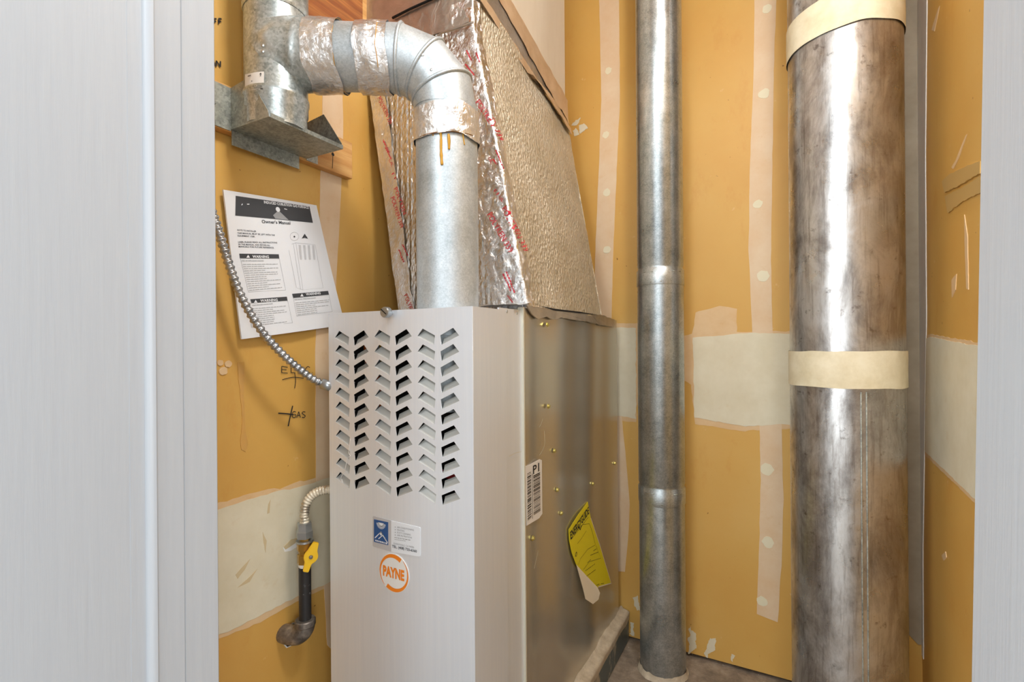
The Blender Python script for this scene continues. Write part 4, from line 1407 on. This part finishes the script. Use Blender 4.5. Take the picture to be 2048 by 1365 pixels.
for s_, a, b in [('NOTE TO INSTALLER', (136, 394), (296, 406)), ('THIS MANUAL MUST BE LEFT WITH THE', (137, 419), (454, 438)), ('EQUIPMENT USER.', (140, 442), (286, 450)), ('USER: PLEASE READ ALL INSTRUCTIONS', (144, 496), (474, 502)), ('IN THE MANUAL AND RETAIN ALL', (146, 516), (414, 524)), ('MANUALS FOR FUTURE REFERENCE.', (148, 535), (446, 545))]:
    tx.append(T(s_, a, b, .0031, .0008, .015))
lines(tx, 'dark_print')
def warn(bTL, bTR, bBR, bBL, word_a, word_b, tri, box_pts, head, body_rows, xa, xb, seed):
    PA('warning_bar', [z7(*bTL), z7(*bTR), z7(*bBR), z7(*bBL)], 'dark_print')
    it = [T('WARNING', word_a, word_b, .0056, .0012, .03)]
    t3 = [msurf(mp(*z7(tri[0] + dx, tri[1] + dy))) + NL * .0012 for dx, dy in ((-15, 12), (15, 12), (0, -13))]
    it.append((t3, [(0, 1, 2)])); lines(it, 'paper')
    ol = [msurf(mp(*z7(*p))) for p in box_pts]
    v, f = merge([ribbon_geo([ol[i], ol[(i + 1) % len(ol)]], .0005, NL, .0008) for i in range(len(ol))])
    rng = random.Random(seed)
    obj('box_rule', v, f, M['grey_print'], pg)
    it = [T(head, (xa[0], xa[1]), (xa[0] + (xb[0] - xa[0]) * .62, xa[1] + (xb[1] - xa[1]) * .62), .0024, .0008, .02)]
    lines(it, 'grey_print')
    it = []
    for k in range(body_rows):
        t = (k + 1.4) / (body_rows + .6)
        l0 = (xa[0] + (xa[2] - xa[0]) * t, xa[1] + (xa[3] - xa[1]) * t); r0 = (xb[0] + (xb[2] - xb[0]) * t, xb[1] + (xb[3] - xb[1]) * t)
        u = 0.0
        end = rng.choice([1.0, 1.0, .95, .6])
        while u < end - .02:
            w_ = min(end - u, rng.uniform(.05, .14))
            A_ = lerp2(l0, r0, u); B_ = lerp2(l0, r0, u + w_)
            it.append(ribbon_geo([msurf(mp(*z7(*A_))), msurf(mp(*z7(*B_)))], .0013, NL, .0008))
            u += w_ + .018
    o = lines(it, 'pale_print', 'body_text')
warn((152, 589), (486, 595), (490, 630), (156, 628), (261, 626), (401, 627), (224, 612), [(160, 630), (490, 632), (540, 900), (226, 916)], 'FIRE OR EXPLOSION HAZARD', 13, (172, 655, 232, 905), (470, 655, 510, 880), 1)
warn((240, 978), (550, 956), (556, 990), (250, 1010), (323, 1002), (470, 994), (284, 996), [(240, 1012), (556, 990), (594, 1178), (250, 1218)], 'CARBON MONOXIDE POISONING HAZARD', 9, (256, 1034, 275, 1205), (535, 1012, 560, 1170), 2)
warn((596, 932), (920, 905), (927, 938), (606, 966), (719, 946), (852, 934), (682, 942), [(606, 968), (926, 938), (952, 1082), (632, 1120)], 'ELECTRICAL OPERATION HAZARD', 7, (618, 986, 640, 1112), (925, 960, 940, 1075), 3)
# line drawing of the furnace and two small seals
it = []
def pln(pts, w_=.0005): it.append(ribbon_geo([msurf(mp(*z7(*p))) for p in pts], w_, NL, .0008))
pln([(636, 496), (808, 512), (876, 880), (694, 898), (636, 496)]); pln([(636, 496), (600, 508)]); pln([(574, 560), (636, 880), (694, 898)]); pln([(614, 506), (672, 894)])
for cx_ in (680, 720, 760, 800):
    for r in range(12):
        y = 516 + r * 10.5; x = cx_ - 10 + r * .9
        pln([(x - 10, y), (x, y + 7), (x + 10, y + 1)], .0007)
for cx_, cy_ in ((624, 442), (716, 444)):
    if cx_ < 700:
        pln([(cx_ + 38 * math.cos(a), cy_ + 36 * math.sin(a)) for a in [k * math.pi / 8 for k in range(17)]], .0005)
lines(it, 'grey_print', 'line_drawing')
it = []
it.append(([msurf(mp(*z7(*p))) + NL * .0009 for p in [(716, 418), (745, 462), (716, 452), (688, 460)]], [(0, 1, 2, 3)]))
it.append(ribbon_geo([msurf(mp(*z7(700, 438))), msurf(mp(*z7(738, 446)))], .0009, NL, .001))
it.append(([msurf(mp(*z7(624 + 8 * math.cos(a), 444 + 8 * math.sin(a)))) + NL * .0009 for a in [k * math.pi / 4 for k in range(8)]], [tuple(range(8))]))
lines(it, 'dark_print', 'printed_seal')

# ------------------------------------------------------------------ armoured conduit
cd = thing('armored_conduit', 'flexible armoured metal conduit curving down into the furnace side', 'conduit', on_x(655, 772, -.85))
def cpt(px, py, x): return on_x(px, py, x)
cpath = catmull([cpt(380, 330, -.925), cpt(408, 386, -.922), cpt(430, 440, -.918), cpt(455, 520, -.905), cpt(482, 592, -.895), cpt(520, 658, -.885), cpt(562, 706, -.875), cpt(610, 748, -.865), cpt(640, 766, -.855), cpt(662, 774, -.844), cpt(674, 775, -.832)], 14)
corrugated('sheath', cpath, .0088, .0105, .0028, M['conduit'], cd, 14, 6)
P = [cpt(642, 767, -.854), cpt(668, 775, -.838)]
tube('connector', P, .0108, M['zinc'], cd, 14)

# ------------------------------------------------------------------ gas supply
GX = XL + .050
gp = lambda px, py: on_x(px, py, GX)
gs = thing('gas_line', 'black gas pipe with yellow-handled shutoff valve and flexible connector', 'gas pipe', gp(612, 1260))
p0, p1 = gp(611, 1243), gp(609, 1120)
base = Vector((GX, p0.y, p0.z))
GYc = (gp(611, 1243).y + gp(609, 1120).y) / 2
def g(py_): return Vector((GX, GYc, on_x(610, py_, GX).z))
lathe('riser_pipe', g(1246), UP, [(0, .0125), ((g(1126) - g(1246)).z, .0125)], M['iron'], gs, 24)
# street elbow into the wall
eb = []
ec = g(1246)
path = [Vector((XL - .01, GYc - .015, ec.z - .029)), Vector((XL + .012, GYc - .013, ec.z - .029)), Vector((GX - .017, GYc - .007, ec.z - .027)), Vector((GX - .005, GYc - .002, ec.z - .017)), Vector((GX, GYc, ec.z - .004)), Vector((GX, GYc, ec.z + .002))]
P = catmull(path, 6)
tube('pipe_elbow', P, [.0185 + .002 * math.sin(i / len(P) * 3.1) for i in range(len(P))], M['cast'], gs, 20)
lathe('elbow_rim', ec - UP * .006, UP, [(0, .0195), (.002, .0212), (.012, .0212), (.014, .0195), (.0142, .013)], M['cast'], gs, 24)
lathe('thread_sealant', g(1133), UP, [(0, .0129), (.004, .0136), (.010, .0138), (.012, .0128)], M['gypsum'], gs, 20, (True, True), .0012, 90)
zv = lambda py_: g(py_).z - g(1126).z
lathe('valve_body', g(1126), UP, [(0, .0150), (zv(1108), .0150), (zv(1107), .0125), (zv(1100), .0125), (zv(1099), .0155), (zv(1086), .0155), (zv(1085), .0165), (zv(1083), .0165), (zv(1082), .011), (zv(1074), .011)], M['brass'], gs, 8)
lathe('washer', g(1084), UP, [(0, .0175), (.004, .0175)], M['zinc'], gs, 24)
lathe('flare_nut', g(1075), UP, [(0, .0175), (.014, .0175), (.016, .0155), (.031, .0150), (.032, .0128)], M['zinc'], gs, 6)
top = g(1056)
fpath = catmull([top, top + UP * .03, Vector((GX + .003, GYc + .002, g(1008).z)), Vector((GX + .014, GYc + .012, g(990).z)), Vector((GX + .034, GYc + .026, g(982).z)), Vector((GX + .056, GYc + .040, g(983).z)), Vector((XFL + .012, GYc + .062, g(986).z))], 12)
corrugated('flex_tube', fpath, .0100, .0062, .0020, M['flex'], gs, 16, 6)
# yellow handle
hd = (CAM - g(1108)); hd.z = 0; hd.normalize()
hx = UP.cross(hd).normalized()
hc = g(1108) + hd * .016 + hx * .012
lathe('valve_stem', g(1108) + hd * .004 + hx * .012, hd, [(0, .007), (.012, .007)], M['brass'], gs, 12)
def hp(a, b, c=0): return hc + hx * a + UP * b + hd * c
out = []
tilt = .34
base_pts = [(-.0055, .030), (.006, .030), (.0085, .013)] + [(.0145 * math.cos(a), .0145 * math.sin(a)) for a in [math.radians(d_) for d_ in (40, 15, -10, -40)]] + [(.0062, -.014), (.0058, -.032), (-.0058, -.032), (-.0085, -.013)] + [(.0145 * math.cos(a), .0145 * math.sin(a)) for a in [math.radians(d_) for d_ in (220, 195, 165, 140)]]
pts = [hp(a * math.cos(tilt) + b * math.sin(tilt), -a * math.sin(tilt) + b * math.cos(tilt)) for a, b in base_pts]
me_v, me_f = prism_geo(pts, hd, .008)
hdl = obj('valve_handle', me_v, me_f, M['handle_yellow'], gs)
bm = bmesh.new(); bm.from_mesh(hdl.data); bmesh.ops.bevel(bm, geom=list(bm.edges), offset=.0012, segments=2, affect='EDGES'); bm.to_mesh(hdl.data); bm.free()
lathe('handle_screw', hp(0, 0, .008), hd, [(0, .0042), (.002, .0038), (.003, .001)], M['cast'], hdl, 12)

# ------------------------------------------------------------------ straight vent pipe on the back wall
SX, SY, SR = -0.3245, 1.545, 0.0667
sp = thing('vent_pipe', 'slim galvanised vent pipe standing on the floor by the back wall', 'vent pipe', (SX, SY, 0))
zpx = lambda py: on_pipe(1322, py, SR, SX, SY).z
z1, z2 = zpx(527), zpx(975)
lathe('pipe_section', (SX, SY, .001), UP, [(0, SR * 1.0), (z2 - .012, SR * 1.0)], M['galv_pipe'], sp, 48)
lathe('pipe_section', (SX, SY, z2 - .060), UP, [(0, SR * 1.022), (.002, SR * 1.03), (.045, SR * 1.03), (.050, SR * .985), (.056, SR * .985), (.060, SR * 1.015), (z1 - z2 + .048, SR * 1.012)], M['galv_pipe'], sp, 48)
lathe('pipe_section', (SX, SY, z1 - .060), UP, [(0, SR * 1.03), (.002, SR * 1.04), (.010, SR * 1.04), (.045, SR * 1.035), (.050, SR * .985), (.056, SR * .985), (.060, SR * 1.01), (ZC - z1 + .058, SR * 1.0)], M['galv_pipe'], sp, 48)
for z in (z1, z2):
    for dz, px0, w_ in ((-.022, 1288, 18), (-.022, 1345, 16), (-.052, 1300, 24)):
        A_ = on_pipe(px0, 600, SR * 1.035, SX, SY); B_ = on_pipe(px0 + w_, 600, SR * 1.035, SX, SY)
        A_.z = B_.z = z + dz
        tube('crimp_mark', [A_, B_], .0016, M['galv_dull'], sp, 6)
v, f = lathe_geo((SX, SY, 0), UP, [(.001, SR + .007), (.005, SR + .0055), (.010, SR + .003), (.018, SR + .0006)], 60, (False, False), .003, 40, 2)
for i in range(60):
    k = 3 * 60 + i
    v[k] = v[k] + UP * (.014 * max(0, noise.noise(Vector((math.cos(i * .105) * 2.4, math.sin(i * .105) * 2.4, 4)))))
obj('base_sealant', v, f, M['mastic'], sp, True)

# ------------------------------------------------------------------ large duct at the right
DX, DY, DR = 0.134, 1.459, 0.1185
ld = thing('round_duct', 'wide stained metal duct with cream tape bands near the right wall', 'duct', (DX, DY, 0))
zd = lambda px, py: on_pipe(px, py, DR, DX, DY).z
za = zd(1690, 739)
zb2 = zd(1690, 20)
lathe('duct_section', (DX, DY, .001), UP, [(0, DR), (za - .001, DR)], M['old_duct'], ld, 64)
lathe('duct_section', (DX, DY, za), UP, [(0, DR * .995), (zb2 - za, DR * .995)], M['old_duct'], ld, 64)
lathe('duct_section', (DX, DY, zb2), UP, [(0, DR * 1.0), (ZC - zb2 - .001, DR * 1.0)], M['old_duct'], ld, 64)
def band_round(name, zc0, zc1, slope, seed):
    prof = [(0, DR + .0022), (.5, DR + .003), (1, DR + .0022)]
    n = 72; v = []; f = []
    for k in range(5):
        t = k / 4
        for i in range(n):
            a = 2 * math.pi * i / n
            z = zc0 + (zc1 - zc0) * t + slope * math.cos(a) + (.003 * noise.noise(Vector((math.cos(a) * 2, math.sin(a) * 2, seed + t))))
            r = DR + .0026 + .0006 * noise.noise(Vector((math.cos(a) * 4, math.sin(a) * 4, seed + t * 3)))
            v.append((DX + r * math.cos(a), DY + r * math.sin(a), z))
    for k in range(4):
        for i in range(n):
            j = (i + 1) % n
            f.append((k * n + i, k * n + j, (k + 1) * n + j, (k + 1) * n + i))
    return obj(name, v, f, M['cream_tape'], ld, True)
band_round('tape_band', zd(1690, 778), zd(1690, 703), 0.0, 3)
band_round('tape_band', zd(1690, 50), zd(1690, -22), 0.006, 7)
for px in (1722, 1733):
    P = [on_pipe(px, py, DR + .0004, DX, DY) for py in (785, 1000, 1200, 1400)]
    P = [Vector((P[0].x, P[0].y, p.z)) for p in P]; P.append(Vector((P[0].x, P[0].y, .002)))
    tube('lock_seam', P, .0016, M['galv_dull'], ld, 6)
